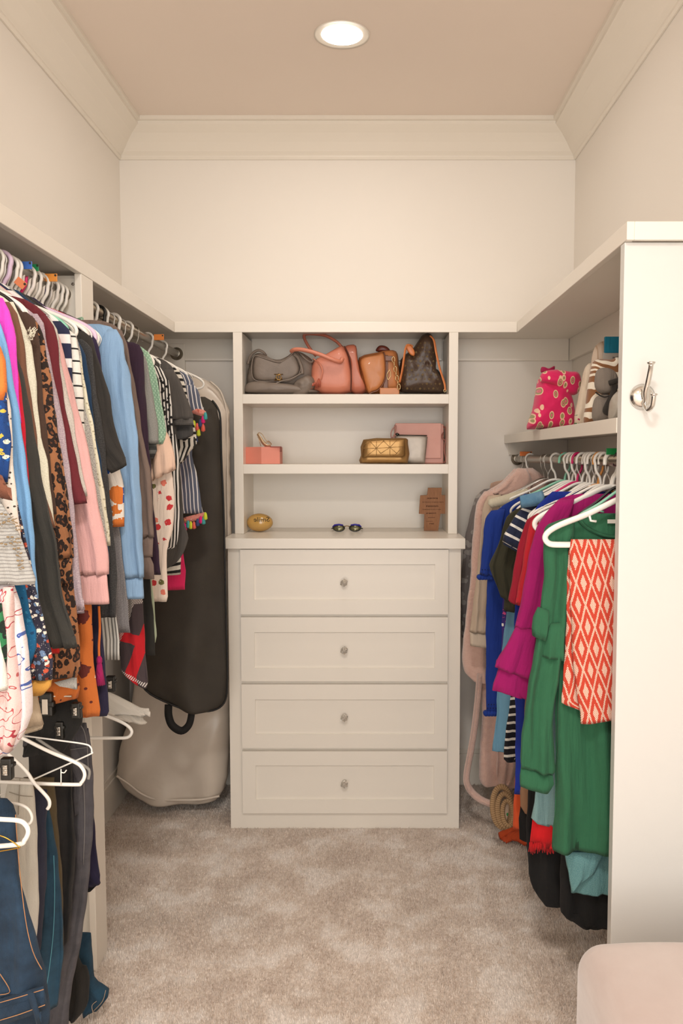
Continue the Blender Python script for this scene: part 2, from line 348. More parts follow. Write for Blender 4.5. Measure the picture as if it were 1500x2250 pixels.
# rods
RLX = -.845; RLZ = P(392.7, 776.5, 3.66).z; RRX = .650; RRZ = P(1134, 1008, 3.66).z; RR = .0155; LLZ = .965
def rod(x, z, y0, y1, label):
    t = thing('closet_rod', label, 'rod', (x, (y0+y1)/2, z)); MB().tube([(x, y0, z), (x, y1, z)], RR, 20).build('rod', NK, t)
    for y, s in ((y0, 1), (y1, -1)):
        m = MB().rev([(.028, 0), (.028, .003*s), (.019, .005*s), (.019, .022*s), (.016, .022*s)], (x, y, z), 'Y', 20); m.build('rod_flange', NK, t)
    return t
r1 = rod(RLX, RLZ, .6, 2.3435, 'upper brushed nickel rod of the front left section crowded with hangers')
MB().box((RLX-.045, 2.336, RLZ-.09), (RLX+.045, 2.3445, RLZ+.045), .002).build('mounting_plate', TRIM, r1)
for dx, dz in ((-.02, .028), (.025, .028)): MB().rev([(.004, 0), (.004, -.002), (.001, -.003)], (RLX+dx, 2.336, RLZ+dz), 'Y', 10).build('screw', NK, r1)
rod(RLX, LLZ, .6, 2.3435, 'lower nickel rod under the shirts at left carrying trousers')
r2 = rod(RLX, RLZ, 2.4165, 3.676, 'exposed brushed nickel rod of the back left section below the shelf')
MB().box((RLX-.07, 3.676, RLZ-.095), (RLX+.035, YB-.001, RLZ+.045), .002).build('mounting_block', TRIM, r2)
rod(RRX, RRZ, 2.0145, 3.69, 'nickel rod under the right side shelf full of dresses')
# recessed lamp
lp = P(751, 76, 3.0); k = (ZC-H)/(lp.z-H); lx, ly = lp.x*k, lp.y*k
t = thing('recessed_light', 'round white recessed downlight glowing in the ceiling', 'ceiling light', (lx, ly, ZC-.012))
MB().rev([(.070, -.001), (.088, -.001), (.094, -.004), (.094, -.0), (.070, -.0)], (lx, ly, ZC), 'Z', 40).build('trim_ring', TRIM, t)
EM = NT('lamp_lens'); EM.b.inputs['Emission Color'].default_value = (1, .93, .82, 1); EM.b.inputs['Emission Strength'].default_value = 14
MB().rev([(.069, -.0005), (.069, -.002), (.01, -.003)], (lx, ly, ZC), 'Z', 40).build('lens', EM.m, t)
# end panel hook
def PP(x, y, Y=1.981): return P(x, y, Y)
t = thing('wall_hook', 'chrome double robe hook screwed to the white end panel', 'hook', PP(1411, 905))
c = PP(1410, 872); MB().rev([(.030, 0), (.0305, -.003), (.027, -.005), (.0265, -.007), (.022, -.011), (.010, -.015), (.002, -.016)], (c.x, 1.981, c.z), 'Y', 40).build('rosette', CR, t)
up = smooth_path([PP(1414, 890, 1.965), PP(1418, 880, 1.955), PP(1418, 862, 1.945), PP(1423, 840, 1.935), PP(1428, 815, 1.925), PP(1430, 800, 1.915)], 6)
MB().tube(up, [.0055+.001*abs(math.sin(i/len(up)*3)) for i in range(len(up))], 12).rev([(.006, -.004), (.0095, 0), (.0095, .003), (.002, .004)], PP(1430, 798, 1.915), 'Z', 16).build('upper_prong', CR, t)
lo = smooth_path([PP(1414, 880, 1.967), PP(1416, 892, 1.955), PP(1423, 901, 1.94), PP(1432, 893, 1.925), PP(1435, 880, 1.918), PP(1436, 870, 1.915)], 6)
MB().tube(lo, .0055, 12).rev([(.005, -.003), (.0085, 0), (.0085, .003), (.002, .004)], PP(1436, 868, 1.915), 'Z', 16).build('lower_prong', CR, t)
# bench
VEL = NT('pink_velvet', .75, 0, .6); v = VEL.uv(src='Object'); f = VEL.noise(VEL.uv((1, 1, 6), src='Object'), 5, 4); VEL.col(VEL.mix(f, 'b29b93', 'd3c7c1')); VEL.bump(VEL.noise(v, 60, 3), .15, .004)
bz = .455; q = onZ(1345, 2057, bz); q2 = P(1268, 2130, q.y-.05); yb_ = q.y; xb_ = q2.x
t = thing('bench', 'pale pink velvet upholstered bench at the bottom right corner', 'bench', (xb_+.4, yb_-.3, 0))
bm = bmesh.new(); bmesh.ops.create_cube(bm, size=1)
for vv in bm.verts: vv.co = Vector((xb_+(vv.co.x+.5)*(XR-.012-xb_), yb_-.62+(vv.co.y+.5)*.62, .10+(vv.co.z+.5)*(bz-.10)))
bmesh.ops.bevel(bm, geom=list(bm.edges), offset=.055, segments=8, profile=.5, affect='EDGES')
bmesh.ops.subdivide_edges(bm, edges=[e for e in bm.edges if e.calc_length() > .1], cuts=12, use_grid_fill=True)
for vv in bm.verts:
    a = vv.co; k = noise.noise(Vector((a.x*3, a.y*3, a.z*2)))*.008+noise.noise(Vector((a.x*14, a.y*14, a.z*5)))*.003*(1-min(1, max(0, (a.z-.1)/.3)))
    vv.co.z += .01*math.sin(math.pi*min(1, max(0, (a.x-xb_)/.44)))*(a.z > .3) if True else 0
    vv.co.x += k if a.x < xb_+.1 else 0; vv.co.y += k
bm.verts.index_update(); m = MB().add([x.co for x in bm.verts], [[x.index for x in f.verts] for f in bm.faces]); bm.free(); m.build('cushion', VEL.m, t)
for x in (xb_+.08, XR-.09):
    for y in (yb_-.55, yb_-.08): MB().tube([(x, y, .0), (x, y, .14)], [.014, .02], 12).build('leg', solid('walnut', '4a3020', .4), t)
# ------------------------------------------------------------------ hangers
HW = solid('white_plastic', 'f1ece4', .35, 0, .02); WIRE = solid('white_wire', 'e6e2dc', .3, 0, .02)
HCOL = dict(white=HW, wire=WIRE, pink=solid('pink_plastic', 'd8186a', .35), purple=solid('purple_plastic', '5a4a8c', .35), black=solid('black_plastic', '16140f', .4), grey=solid('grey_plastic', '8d8a84', .4),
            mint=solid('mint_plastic', '8fd0b4', .4), lilac=solid('lilac_plastic', 'd9bfd6', .4), orange=solid('orange_plastic', 'f2a553', .4), gold=solid('gold_wire', 'b08a3e', .25, 1, .02), silver=solid('silver_wire', 'bdb8b0', .25, 1, .02))
HM = {}
def hmesh(kind, col):
    k = (kind, col)
    if k in HM: return HM[k]
    r = dict(tube=.0045, wire=.0016, wide=.0055, clip=.0022)[kind]; R0 = RR+r+.0006
    hook = [(-R0, 0, -.012)]+[(R0*math.cos(a), 0, R0*math.sin(a)) for a in [math.radians(x) for x in range(180, -31, -21)]]+[(R0*.72, 0, -.030), (.004, 0, -.046), (0, 0, -.062), (0, 0, -.072)]
    a = MB().tube(smooth_path(hook, 3), r, 7)
    tipx, tz, bz_ = .208, -.160, -.186
    if kind == 'clip':
        arm = [(-.17, 0, -.078), (.17, 0, -.078)]; b = MB().tube([(0, 0, -.07), (0, 0, -.08)], .004, 7).tube(arm, r, 7)
    else:
        half = [(0, 0, -.070), (.03, 0, -.076), (.10, 0, -.110), (.17, 0, -.138), (tipx-.008, 0, tz+.004), (tipx, 0, tz-.012), (tipx-.012, 0, bz_), (tipx-.04, 0, bz_-.002)]
        loop = smooth_path(half, 4)+[Vector((-p.x, 0, p.z)) for p in smooth_path(half, 4)[::-1]]
        b = MB().tube(loop, r, 7, closed=True, flat=1.0 if kind != 'wide' else 1.6)
        if kind in ('tube', 'wide'):
            for s in (-1, 1): b.tube([(s*.10, 0, -.112), (s*.096, 0, -.128), (s*.082, 0, -.130)], r*.6, 6)
    ha = a.build('hook', HCOL[col]); hb = b.build('frame', HCOL[col]); HM[k] = (ha.data, hb.data, [])
    for o in (ha, hb): bpy.data.objects.remove(o)
    if kind == 'clip':
        for s in (-1, 1):
            m = MB().box((s*.12-.014, -.011, -.118), (s*.12+.014, .011, -.068), .004).box((s*.12-.018, -.013, -.098), (s*.12+.018, .013, -.086), .003)
            c1 = m.build('clip', HCOL['black']); m2 = MB().box((s*.12-.006, -.0135, -.112), (s*.12+.006, -.0115, -.080), .001); c2 = m2.build('clip_spring', HCOL['silver'])
            HM[k][2].append((c1.data, c2.data)); bpy.data.objects.remove(c1); bpy.data.objects.remove(c2)
    return HM[k]
def hanger(kind, col, X, Y, Z, label, group=None, rz=0, name='clothes_hanger', tilt=0):
    a, b, cl = hmesh(kind, col); t = thing(name, label, 'hanger', (X, Y, Z), group); t.rotation_euler = (0, tilt, rz)
    for nm, d in (('hook', a), ('frame', b)):
        o = bpy.data.objects.new(nm, d); C.objects.link(o); o.parent = t
    for d, e in cl:
        o = bpy.data.objects.new('clip', d); C.objects.link(o); o.parent = t; q = bpy.data.objects.new('clip_spring', e); C.objects.link(q); q.parent = o
    return t
# ------------------------------------------------------------------ garments
def lerp_rows(rows, step):
    out = []; N = len(rows)
    for i in range(N-1):
        p0 = rows[max(0, i-1)]; p1 = rows[i]; p2 = rows[i+1]; p3 = rows[min(N-1, i+2)]
        d = max(math.hypot(p2[0]-p1[0], p2[1]-p1[1]), math.hypot(p2[2]-p1[2], p2[3]-p1[3])); k = max(1, min(30, int(d/step)))
        for j in range(k):
            t = j/k
            # monotone-ish: half linear, half catmull
            r = []
            for a in range(len(p1)):
                cr = .5*((2*p1[a])+(p2[a]-p0[a])*t+(2*p0[a]-5*p1[a]+4*p2[a]-p3[a])*t*t+(3*p1[a]-p0[a]-3*p2[a]+p3[a])*t**3); li = p1[a]+(p2[a]-p1[a])*t
                r.append(.6*cr+.4*li)
            out.append(r)
    out.append(list(rows[-1])); return out
def loft(rows, Y, th=.012, A=.004, k=150, seed=0, step=.016, n=30, top=.03, edge=.0008, mb=None, flare=0, lean=0):
    """closed cloth tube through rows (xo, zo, xi, zi[, dy]): outer and inner edge of the garment at each level"""
    rows = [tuple(r)+(0,)*(5-len(r)) for r in rows]; rs = lerp_rows(rows, step); m = mb or MB(); vs = []; fs = []; uvs = []; L = 0; tot = sum(math.hypot(rs[i][0]-rs[i-1][0], rs[i][1]-rs[i-1][1]) for i in range(1, len(rs))) or 1
    pc = None
    rings = []
    for i, r in enumerate(rs):
        c = Vector(((r[0]+r[2])/2, 0, (r[1]+r[3])/2)); hv = Vector((r[0]-r[2], 0, r[1]-r[3]))/2
        if pc is not None: L += (c-pc).length
        pc = c; f = min(1, .25+L/top) if top else 1; tt = th*f*(1+flare*L/tot); ww = hv.length
        w_ = 1 if L > top else .97
        rings.append((c, hv, tt, L, w_, r[4]))
    c, hv, tt, L, w_, dy = rings[-1]
    rings += [(c+Vector((0, 0, .002)), hv*.96, tt*.8, L+.004, 1, dy), (c+Vector((0, 0, .02)), hv*.9, tt*.45, L+.01, 1, dy)]
    c0 = rings[0]; rings = [(c0[0], c0[1]*.6, c0[2]*.4, -.004, 1, c0[5])]+rings
    for (c, hv, tt, L, w_, dy) in rings:
        wd = hv.length; amp = A*min(1, max(0, L)/.12)*min(1, wd/.03)
        for q in range(n):
            t = 2*math.pi*(q+.5)/n; u = math.cos(t); v = math.sin(t)
            u2 = math.copysign(abs(u)**.8, u); v2 = math.copysign(abs(v)**.7, v)
            x = c.x+hv.x*u2*w_; z = c.z+hv.z*u2*w_
            s_ = wd*u2; y = tt*v2+amp*(math.sin(k*s_+seed+1.2*math.sin(L*5+seed))+.5*math.sin(k*1.9*s_+2*seed+L*9))+.3*amp*math.sin(L*28+seed+s_*30)
            x += edge*math.sin(L*37+seed*2)*u2+edge*.8*math.sin(L*83+seed)*u2
            vs.append((x, Y+y+dy+lean*L, z)); uvs.append((s_, L))
    R = len(rings)
    for i in range(R-1):
        for q in range(n): fs.append((i*n+q, i*n+(q+1) % n, (i+1)*n+(q+1) % n, (i+1)*n+q))
    fs += [tuple(range(n)), tuple((R-1)*n+q for q in range(n))[::-1]]
    return m.add(vs, fs, uvs)
def cl(s, x): return max(x, -1.062) if s > 0 else min(x, .866)
def edge_rows(s, Y, pts, w, rx=None):
    """outer edge measured on the photograph, inner edge from a sleeve width (metres) or mirrored about the rod"""
    rows = []
    for i, p in enumerate(pts):
        q = P(p[0], p[1], Y)
        if rx is not None: xi = cl(s, 2*rx-q.x)
        else:
            ww = p[2] if len(p) > 2 else (w[i] if isinstance(w, (list, tuple)) else w); xi = cl(s, q.x-s*ww)
        zi = q.z if len(p) < 4 else P(p[0], p[3], Y).z
        rows.append((q.x, q.z, xi, zi))
    return rows
SEED = [1.0]
def garment(name, label, cat, s, Y, mat, sleeve=None, w=.07, hem=None, bo=None, mats=None, th=.0078, A=.0034, hk=('tube', 'white'), body=True, cuff=None, extra=None, hlab=None, k=150, collar=None, inset=.018, yo=0, rz=None, sname='sleeve'):
    """s=+1 left closet, -1 right closet. sleeve: outer edge points; hem: pixel row of the body hem; bo: outer body points"""
    SEED[0] += 1.37; sd = SEED[0]; rx = RLX if s > 0 else RRX; rzv = RLZ if s > 0 else RRZ
    if rz: rzv = rz
    low = min([P(p[0], p[1], Y).z for p in (sleeve or [])+(bo or [])]+([P(700, hem, Y).z] if hem else [])+([rzv-.4] if not (sleeve or bo or hem) else []))
    t = thing(name, label, cat, (rx, Y, low)); mats = mats or {}
    if body:
        if bo: rows = edge_rows(s, Y, bo, 0, rx)
        else:
            tip = P(sleeve[0][0], sleeve[0][1], Y); zn = rzv-.077
            hx = P(700, hem, Y).z
            xt = tip.x-s*inset*.3; zt = min(tip.z, zn-.02)
            pr = [(rx+s*.045, zn+.004), (rx+s*.075, zn-.006), (rx+(xt-rx)*.7, zn+(zt-zn)*.6), (xt, zt-.002), (xt-s*inset, zt-.05), (xt-s*inset*1.2, zt-.2), (xt-s*inset*.9, hx)]
            rows = [(x, z, cl(s, 2*rx-x), z) for x, z in pr]
        loft(rows, Y+yo, th, A, 95, sd, .02, 44, .03).build('body', mats.get('body', mat), t)
        if collar:
            zc = rzv-.072; cp = [(rx+.07*math.cos(a), Y+.014*math.sin(a), zc-.012*abs(math.sin(a))-(.0 if math.sin(a) > 0 else .018)) for a in [2*math.pi*i/20 for i in range(20)]]
            MB().tube(cp, .006, 8, closed=True).build('collar', mats.get('collar', mat), t)
    if sleeve:
        rows = edge_rows(s, Y, sleeve, w)
        so = loft(rows, Y-.002, th*1.15, A, k*1.3, sd+2, .014, 30, .03).build(sname, mats.get('sleeve', mat), t)
        if cuff: 
            r = rows[-1]; d = Vector((rows[-1][0]-rows[-2][0], 0, rows[-1][1]-rows[-2][1])).normalized()*cuff
            loft([(r[0]-s*.003, r[1]+.002, r[2]+s*.003, r[3]+.002), (r[0]-s*.004+d.x, r[1]+d.z, r[2]+s*.004+d.x, r[3]+d.z)], Y-.002, th*.95, .001, 400, sd, .01, 26, .004).build('cuff', mats.get('cuff', mats.get('sleeve', mat)), so)
    if extra: extra(t, Y, s, sd)
    hp_ = sleeve[0] if sleeve else (bo[min(2, len(bo)-1)] if bo else (0, 0)); hs = min(1.0, max(.55, (abs(P(hp_[0], hp_[1], Y).x-rx)-.016)/.212)) if hk and hk[0] != 'wide' else 1
    if hk:
        hanger(hk[0], hk[1], rx, Y, rzv, hlab or f'{hk[1]} hanger carrying the {label[:60].split(" hanging")[0].split(" with ")[0].split(" on ")[0]}', rz=random.uniform(-.02, .02)).scale = (hs, 1, 1)
    return t
def piece(t, nm, s, Y, mat, pts, w=.07, th=.010, A=.003, k=200, n=30, **kw):
    SEED[0] += .77
    return loft(edge_rows(s, Y, pts, w), Y, th, A, k, SEED[0], .014, n, kw.pop('top', .02), **kw).build(nm, mat, t)
def quadpiece(t, nm, Y, mat, rows, th=.010, A=.003, k=200, n=34, **kw):
    """rows of (xo, yo, xi, yi) all measured"""
    SEED[0] += .77; rr = []
    for r in rows:
        a = P(r[0], r[1], Y); b = P(r[2], r[3], Y); rr.append((a.x, a.z, b.x, b.z))
    return loft(rr, Y, th, A, k, SEED[0], .014, n, kw.pop('top', .02), **kw).build(nm, mat, t)
c = cloth
# ---- upper left rod, front to back
L = +1
g = garment('blouse', 'grey striped blouse with tan embroidered twigs at the far left front', 'blouse', L, 1.360, c('hstripe', 'b4b2ae', '8f8d8a', p=.006, duty=.7),
    sleeve=None, bo=[(-150, 900), (-60, 960), (-8, 1085), (30, 1140), (48, 1190), (62, 1230), (77, 1272), (75, 1284)], hlab='white hanger of the foremost left blouse, outside most of the view')
def sprig(t, Y, pts, col, nm='embroidery'):
    m = MB(); random.seed(5)
    for x, y in pts:
        for j in range(4):
            a = j*1.57+x; q = P(x+4.5*math.cos(a), y+6*math.sin(a), Y); r = .0017
            o = [Vector((q.x+r*1.8*math.cos(b+a), 0, q.z+r*math.sin(b))) for b in [i*.785 for i in range(8)]]
            m.puff([Vector((v.x, Y, v.z)) for v in o], .0012, 3)
    m.build(nm, col, t)['kind'] = 'stuff'
sprig(g, 1.360-.0135, [(8, 1130), (3, 1150), (14, 1146), (24, 1142), (32, 1145), (40, 1160), (22, 1180), (28, 1192), (40, 1188), (36, 1205), (42, 1218), (44, 1232), (46, 1245), (8, 1195)], c('plain', '9c8564', '6d5a44'))
quadpiece(g, 'crochet_yoke', 1.352, c('floral', '7d4c38', '5c3325', '94604a', '6b4030', p=.008, duty=.5), [(6, 1046, -40, 1020), (16, 1070, -40, 1060), (26, 1100, -30, 1085)], th=.004, A=.001)
garment('tunic', 'orange shouldered tunic with navy, yellow and blue zigzag print, far left', 'tunic', L, 1.390, c('diamond', '1d2b52', 'd9c34a', p=.022),
    sleeve=[(-8, 745, .03), (8, 790, .05), (18, 900, .06), (22, 975, .07), (14, 1060, .07)], hem=1100, mats={'sleeve': c('floral', '123f80', 'd8b64a', '0f2a55', 'e8e2d0', '1f63b0', p=.012, duty=.5)}, extra=lambda t, Y, s, sd: piece(t, 'shoulder_panel', s, Y-.004, c('plain', 'e8863a', 'd86a30'), [(-6, 742, .03), (10, 792, .052), (13, 850, .05), (10, 880, .045)], th=.0145, A=.002))
g = garment('blouse', 'white blouse with black and gold speckles and a coral edge at far left', 'blouse', L, 1.412, c('dots', 'f1e6dc', '4a4036', p=.008, duty=.22),
    sleeve=[(0, 790, .03), (22, 900, .05), (28, 1000, .06), (36, 1100, .06), (46, 1190, .06), (50, 1230, .055)], hem=1250)
FLO = c('floral', '2c2a3c', 'b8472f', 'efe4d4', '6c86a8', 'c8563a', 'efe4d4', p=.0085, duty=.62)
g = garment('blouse', 'small multicolour flower print blouse with puffed sleeve and mustard cuff', 'blouse', L, 1.436, FLO,
    sleeve=[(20, 980, .03), (42, 1117, .05), (60, 1190, .055), (79, 1281, .06), (97, 1352, .055), (107, 1409, .05), (118, 1450, .052), (117, 1492, .045)], hem=1480, inset=.03, k=220)
piece(g, 'lining', L, 1.436, c('plain', 'd29a45', 'b87f30'), [(116, 1488, .034), (113, 1508, .036), (96, 1526, .026)], th=.010, A=.003)
garment('shirt', 'teal patterned shirt, only its lower sleeve visible at far left', 'shirt', L, 1.424, c('floral', '12618f', '0e3f66', '2f86b0', '0b4a74', p=.014, duty=.4), sleeve=[(40, 1200, .05), (66, 1340, .05), (82, 1385, .04), (81, 1420, .04), (69, 1458, .035)], hem=1300, hk=None, body=False)
garment('sweater', 'light sky blue sweater, leftmost long sleeve beside the magenta one', 'sweater', L, 1.458, c('plain', '82b4e2', '6fa2d6'),
    sleeve=[(-4, 700, .03), (18, 758, .05), (30, 830, .06), (42, 900, .06), (57, 1004, .065), (66, 1082, .065), (76, 1177, .065), (82, 1264, .06), (86, 1318, .055)], hem=1290, cuff=.04, A=.004, k=260)
garment('cardigan', 'bright orchid magenta cardigan near the left edge', 'cardigan', L, 1.483, c('plain', 'e23cc0', 'f060d8'),
    sleeve=[(8, 655, .03), (24, 684, .05), (33, 740, .07), (36, 800, .07), (40, 860, .07), (46, 930, .07)], hem=1100, A=.004, k=260, collar=True)
garment('sweater', 'scarlet red sweater squeezed behind the sky blue sleeve', 'sweater', L, 1.506, c('plain', 'd81232', 'b80c28'),
    sleeve=[(14, 690, .03), (36, 780, .05), (46, 870, .06), (55, 960, .06), (60, 1020, .06), (64, 1080, .06)], hem=1180)
garment('cardigan', 'charcoal long sleeved cardigan, widest dark sleeve at left', 'cardigan', L, 1.530, c('plain', '3a3833', '2c2a26'),
    sleeve=[(20, 690, .03), (36, 780, .05), (50, 830, .06), (68, 905, .06), (81, 987, .065), (90, 1050, .07), (110, 1125, .07), (128, 1195, .075), (136, 1290, .07), (148, 1345, .066), (160, 1386, .062), (168, 1421, .058)], hem=1300, A=.005, k=240, th=.010)
garment('cardigan', 'mid brown jersey cardigan with rounded shoulder next to the magenta one', 'cardigan', L, 1.556, c('plain', '7d5540', '6a4634'),
    sleeve=[(22, 664, .03), (38, 690, .05), (46, 720, .06), (54, 756, .06), (61, 820, .06), (68, 880, .06), (79, 960, .06), (88, 1040, .06), (99, 1090, .06), (121, 1160, .06)], hem=1200, collar=True)
g = garment('sweater', 'cream heathered sweater with frayed fringe shoulder', 'sweater', L, 1.582, c('heather', 'd6d2bc', 'e9e4d2'),
    sleeve=[(30, 664, .03), (46, 696, .05), (58, 725, .06), (69, 760, .06), (76, 820, .06), (81, 880, .06), (90, 960, .06), (103, 1012, .06), (111, 1073, .06), (121, 1155, .06)], hem=1200)
m = MB(); random.seed(2)
for i in range(26):
    x = 60+random.random()*12; y = 728+random.random()*20; q = P(x, y, 1.57); m.tube([q, q+Vector((random.uniform(-.004, .012), -.004, random.uniform(.0, .012)))], .0008, 4)
m.build('fringe', c('plain', 'e9e2cc'), g)['kind'] = 'stuff'
garment('top', 'espresso brown knitted top between the cream sweater and leopard shirt', 'top', L, 1.606, c('plain', '4a3428', '3a281e'),
    sleeve=[(60, 686, .03), (78, 700, .05), (84, 740, .06), (89, 780, .06), (93, 860, .06), (98, 920, .06), (105, 970, .06), (112, 1040, .06), (122, 1130, .06)], hem=1200, hk=('tube', 'black'), A=.003)
LEO = c('leopard', 'a06a45', '241610', '6e4026')
g = garment('shirt', 'brown leopard print shirt with long cuffed sleeve', 'shirt', L, 1.630, LEO,
    sleeve=[(72, 694, .03), (88, 716, .05), (98, 750, .06), (103, 785, .06), (112, 840, .06), (121, 920, .06), (132, 970, .062), (144, 1047, .065), (154, 1108, .066), (164, 1177, .062), (164, 1225, .055)], hem=1400, A=.004, cuff=.05, body=False, bo=[(0, 600)])
quadpiece(g, 'body', 1.638, LEO, [(50, 680, -330, 680), (90, 740, -350, 740), (120, 900, -340, 900), (150, 1150, -330, 1150), (162, 1320, -330, 1320), (174, 1395, -330, 1400), (178, 1468, -330, 1495), (168, 1488, -330, 1505)], th=.010, A=.004, k=110, n=50)
piece(g, 'red_trim', L, 1.622, c('plain', 'c01a14'), [(131, 1427, .02), (131, 1436, .02)], th=.004, A=0, n=12)
garment('sweater', 'dusty mauve heathered sweater between leopard and burgundy sleeves', 'sweater', L, 1.658, c('heather', 'a5929c', 'c2b0b6'),
    sleeve=[(82, 690, .03), (96, 710, .05), (104, 760, .06), (112, 800, .06), (122, 860, .06), (136, 920, .06), (147, 987, .06), (155, 1056, .06), (164, 1125, .062), (173, 1229, .062), (180, 1290, .058), (190, 1338, .055)], hem=1330, cuff=.008)
garment('blouse', 'burgundy three quarter sleeve blouse at upper left', 'blouse', L, 1.684, c('plain', '6b1f28', '571820'),
    sleeve=[(104, 694, .03), (120, 716, .05), (127, 750, .06), (130, 800, .06), (138, 860, .06), (148, 920, .06), (159, 970, .062), (173, 1039, .064), (184, 1082, .064), (190, 1106, .062, 1113)], hem=1200, bo=[(-18, 628), (30, 650), (60, 658), (80, 672), (100, 690), (114, 716), (118, 800), (128, 900), (150, 1060), (160, 1200)], collar=True)
garment('sweater', 'pale warm grey sweater, thin strip beside the burgundy blouse', 'sweater', L, 1.708, c('heather', 'd5cdc4', 'c2b9b0'),
    sleeve=[(112, 700, .03), (126, 724, .05), (132, 780, .06), (144, 850, .06), (157, 905, .06), (171, 987, .06), (182, 1050, .06), (190, 1090, .06)], hem=1180, collar=True)
garment('sweatshirt', 'blush pink sweatshirt with long gathered sleeve', 'sweatshirt', L, 1.734, c('plain', 'e2b0ac', 'd69f9c'),
    sleeve=[(122, 718, .03), (134, 746, .05), (141, 775, .06), (150, 820, .065), (161, 860, .068), (175, 915, .07), (187, 952, .072), (195, 1004, .074), (208, 1065, .075), (218, 1117, .075), (226, 1160, .075), (235, 1203, .075), (239, 1262, .07)], hem=1325, cuff=.062, A=.0055, k=200, th=.011)
garment('blouse', 'navy blouse with broad white chevron stripes and teal collar', 'blouse', L, 1.760, c('hstripe', '232745', 'ece6e4', p=.05, duty=.62),
    sleeve=[(134, 706, .03), (152, 724, .05), (157, 760, .05), (161, 820, .05), (167, 880, .05), (170, 915, .05)], hem=1000, collar=True, mats={'collar': c('plain', '4f9a8e')}, hk=('tube', 'grey'))
garment('top', 'white knit top with thin black stripes at upper left', 'top', L, 1.786, c('hstripe', 'ece8e0', '22201f', p=.026, duty=.86),
    sleeve=[(146, 720, .03), (167, 736, .05), (173, 765, .05), (178, 820, .05), (182, 880, .05), (186, 950, .05), (186, 990, .045)], hem=1100)
garment('sweater', 'speckled grey knit sweater with cream lace edge', 'sweater', L, 1.812, c('heather', '8f8b86', 'c4bfb6'),
    sleeve=[(152, 728, .03), (170, 740, .05), (177, 775, .05), (182, 820, .055), (191, 880, .06), (200, 920, .06), (209, 970, .062), (221, 1047, .062), (230, 1108, .06), (238, 1160, .058), (241, 1199, .052)], hem=1200,
    extra=lambda t, Y, s, sd: piece(t, 'lace_edge', s, Y-.003, c('dots', 'e6dfc6', 'b8ad90', p=.007, duty=.3), [(178, 780, .01), (184, 820, .01), (193, 880, .01), (202, 920, .01), (211, 970, .01), (223, 1047, .01), (232, 1108, .01), (240, 1160, .01), (243, 1199, .01)], th=.004, A=.001, n=12))
garment('top', 'deep teal navy top just behind the mint plastic hanger', 'top', L, 1.860, c('plain', '1d3c5c', '16304a'),
    sleeve=[(168, 740, .03), (188, 780, .05), (202, 880, .055), (212, 960, .055), (222, 1012, .05), (228, 1080, .05), (238, 1180, .05), (243, 1262, .045)], hem=1300, hk=('tube', 'mint'), hlab='mint green plastic hanger with rounded tip at upper left')
garment('sweater', 'long charcoal marled sweater right of the teal top', 'sweater', L, 1.886, c('heather', '2e2e2f', '454444'),
    sleeve=[(180, 745, .03), (201, 765, .05), (208, 820, .055), (219, 900, .06), (227, 960, .06), (237, 1060, .062), (247, 1160, .062), (256, 1240, .06), (257, 1300, .055), (256, 1355, .05)], hem=1340, A=.005)
garment('top', 'charcoal jersey top with flared pointed sleeve over the blue sweatshirt', 'top', L, 1.915, c('plain', '35312d', '2a2724'),
    sleeve=[(184, 728, .03), (203, 742, .05), (215, 785, .07), (228, 824, .08), (241, 869, .09), (253, 937, .09), (267, 983, .08), (279, 1022, .035, 1040)], w=.06, hem=1200, A=.003)
g = garment('top', 'dark aubergine sleeveless top under the lilac hanger', 'top', L, 1.945, c('plain', '2c2040', '221830'),
    sleeve=[(190, 724, .03), (212, 745, .05), (219, 780, .05), (224, 815, .05), (230, 850, .04)], hem=1250, hk=('wide', 'lilac'), hlab='wide lilac hanger with a magenta end at upper left')
garment('top', 'white, orange and blue geometric print top, hem showing between dark and blue sleeves', 'top', L, 1.965, c('floral', 'efe6dc', 'd8762f', 'efe6dc', '1f56b0', 'd8762f', p=.05, duty=.7), sleeve=[(196, 740, .03), (222, 800, .05), (250, 950, .05), (262, 1030, .05), (272, 1080, .04), (273, 1157, .04)], hem=1157, hk=('wire', 'wire'))
g = garment('sweatshirt', 'light denim blue sweatshirt with ribbed cuffs, centre of left closet', 'sweatshirt', L, 2.005, c('plain', '8fb0d2', '7c9fc4'),
    sleeve=[(258, 724, .03), (270, 748, .05), (276, 790, .07), (285, 824, .085), (294, 892, .09), (301, 960, .085), (305, 1028, .075), (310, 1119, .068), (314, 1209, .060), (317, 1268, .052)], hem=1250, cuff=.052, A=.005, th=.011, bo=[(190, 712), (225, 712), (250, 718), (262, 735), (262, 780), (264, 850), (270, 1000), (276, 1180), (284, 1290)], hk=('tube', 'white'))
garment('tee', 'grey heather tee hem peeking below the light blue sweatshirt', 'tee', L, 1.985, c('heather', '6f6b6d', '8a8686'), sleeve=None, bo=[(196, 735), (215, 760), (240, 1000), (262, 1160), (278, 1300), (287, 1390)], hk=('tube', 'white'))
garment('tank_top', 'light grey pleated tank hem behind the mauve sleeves', 'top', L, 1.930, c('vstripe', 'cfccc6', '77746f', p=.008, duty=.6), sleeve=None, bo=[(180, 740), (200, 800), (228, 1100), (250, 1300), (260, 1380), (263, 1450)], hk=('wire', 'wire'))
g = garment('sweater', 'taupe brown sweater with folded ribbed cuff', 'sweater', L, 2.085, c('plain', '7d6a60', '6d5c53'),
    sleeve=[(268, 726, .03), (279, 755, .05), (285, 785, .06), (294, 830, .065), (304, 892, .07), (315, 960, .07), (329, 1028, .072), (337, 1119, .07), (339, 1180, .062)], hem=1250, cuff=.05, A=.006, k=230, bo=[(205, 703), (234, 706), (257, 714), (270, 730), (275, 770), (284, 860), (300, 1000), (318, 1180), (338, 1240), (340, 1272)])
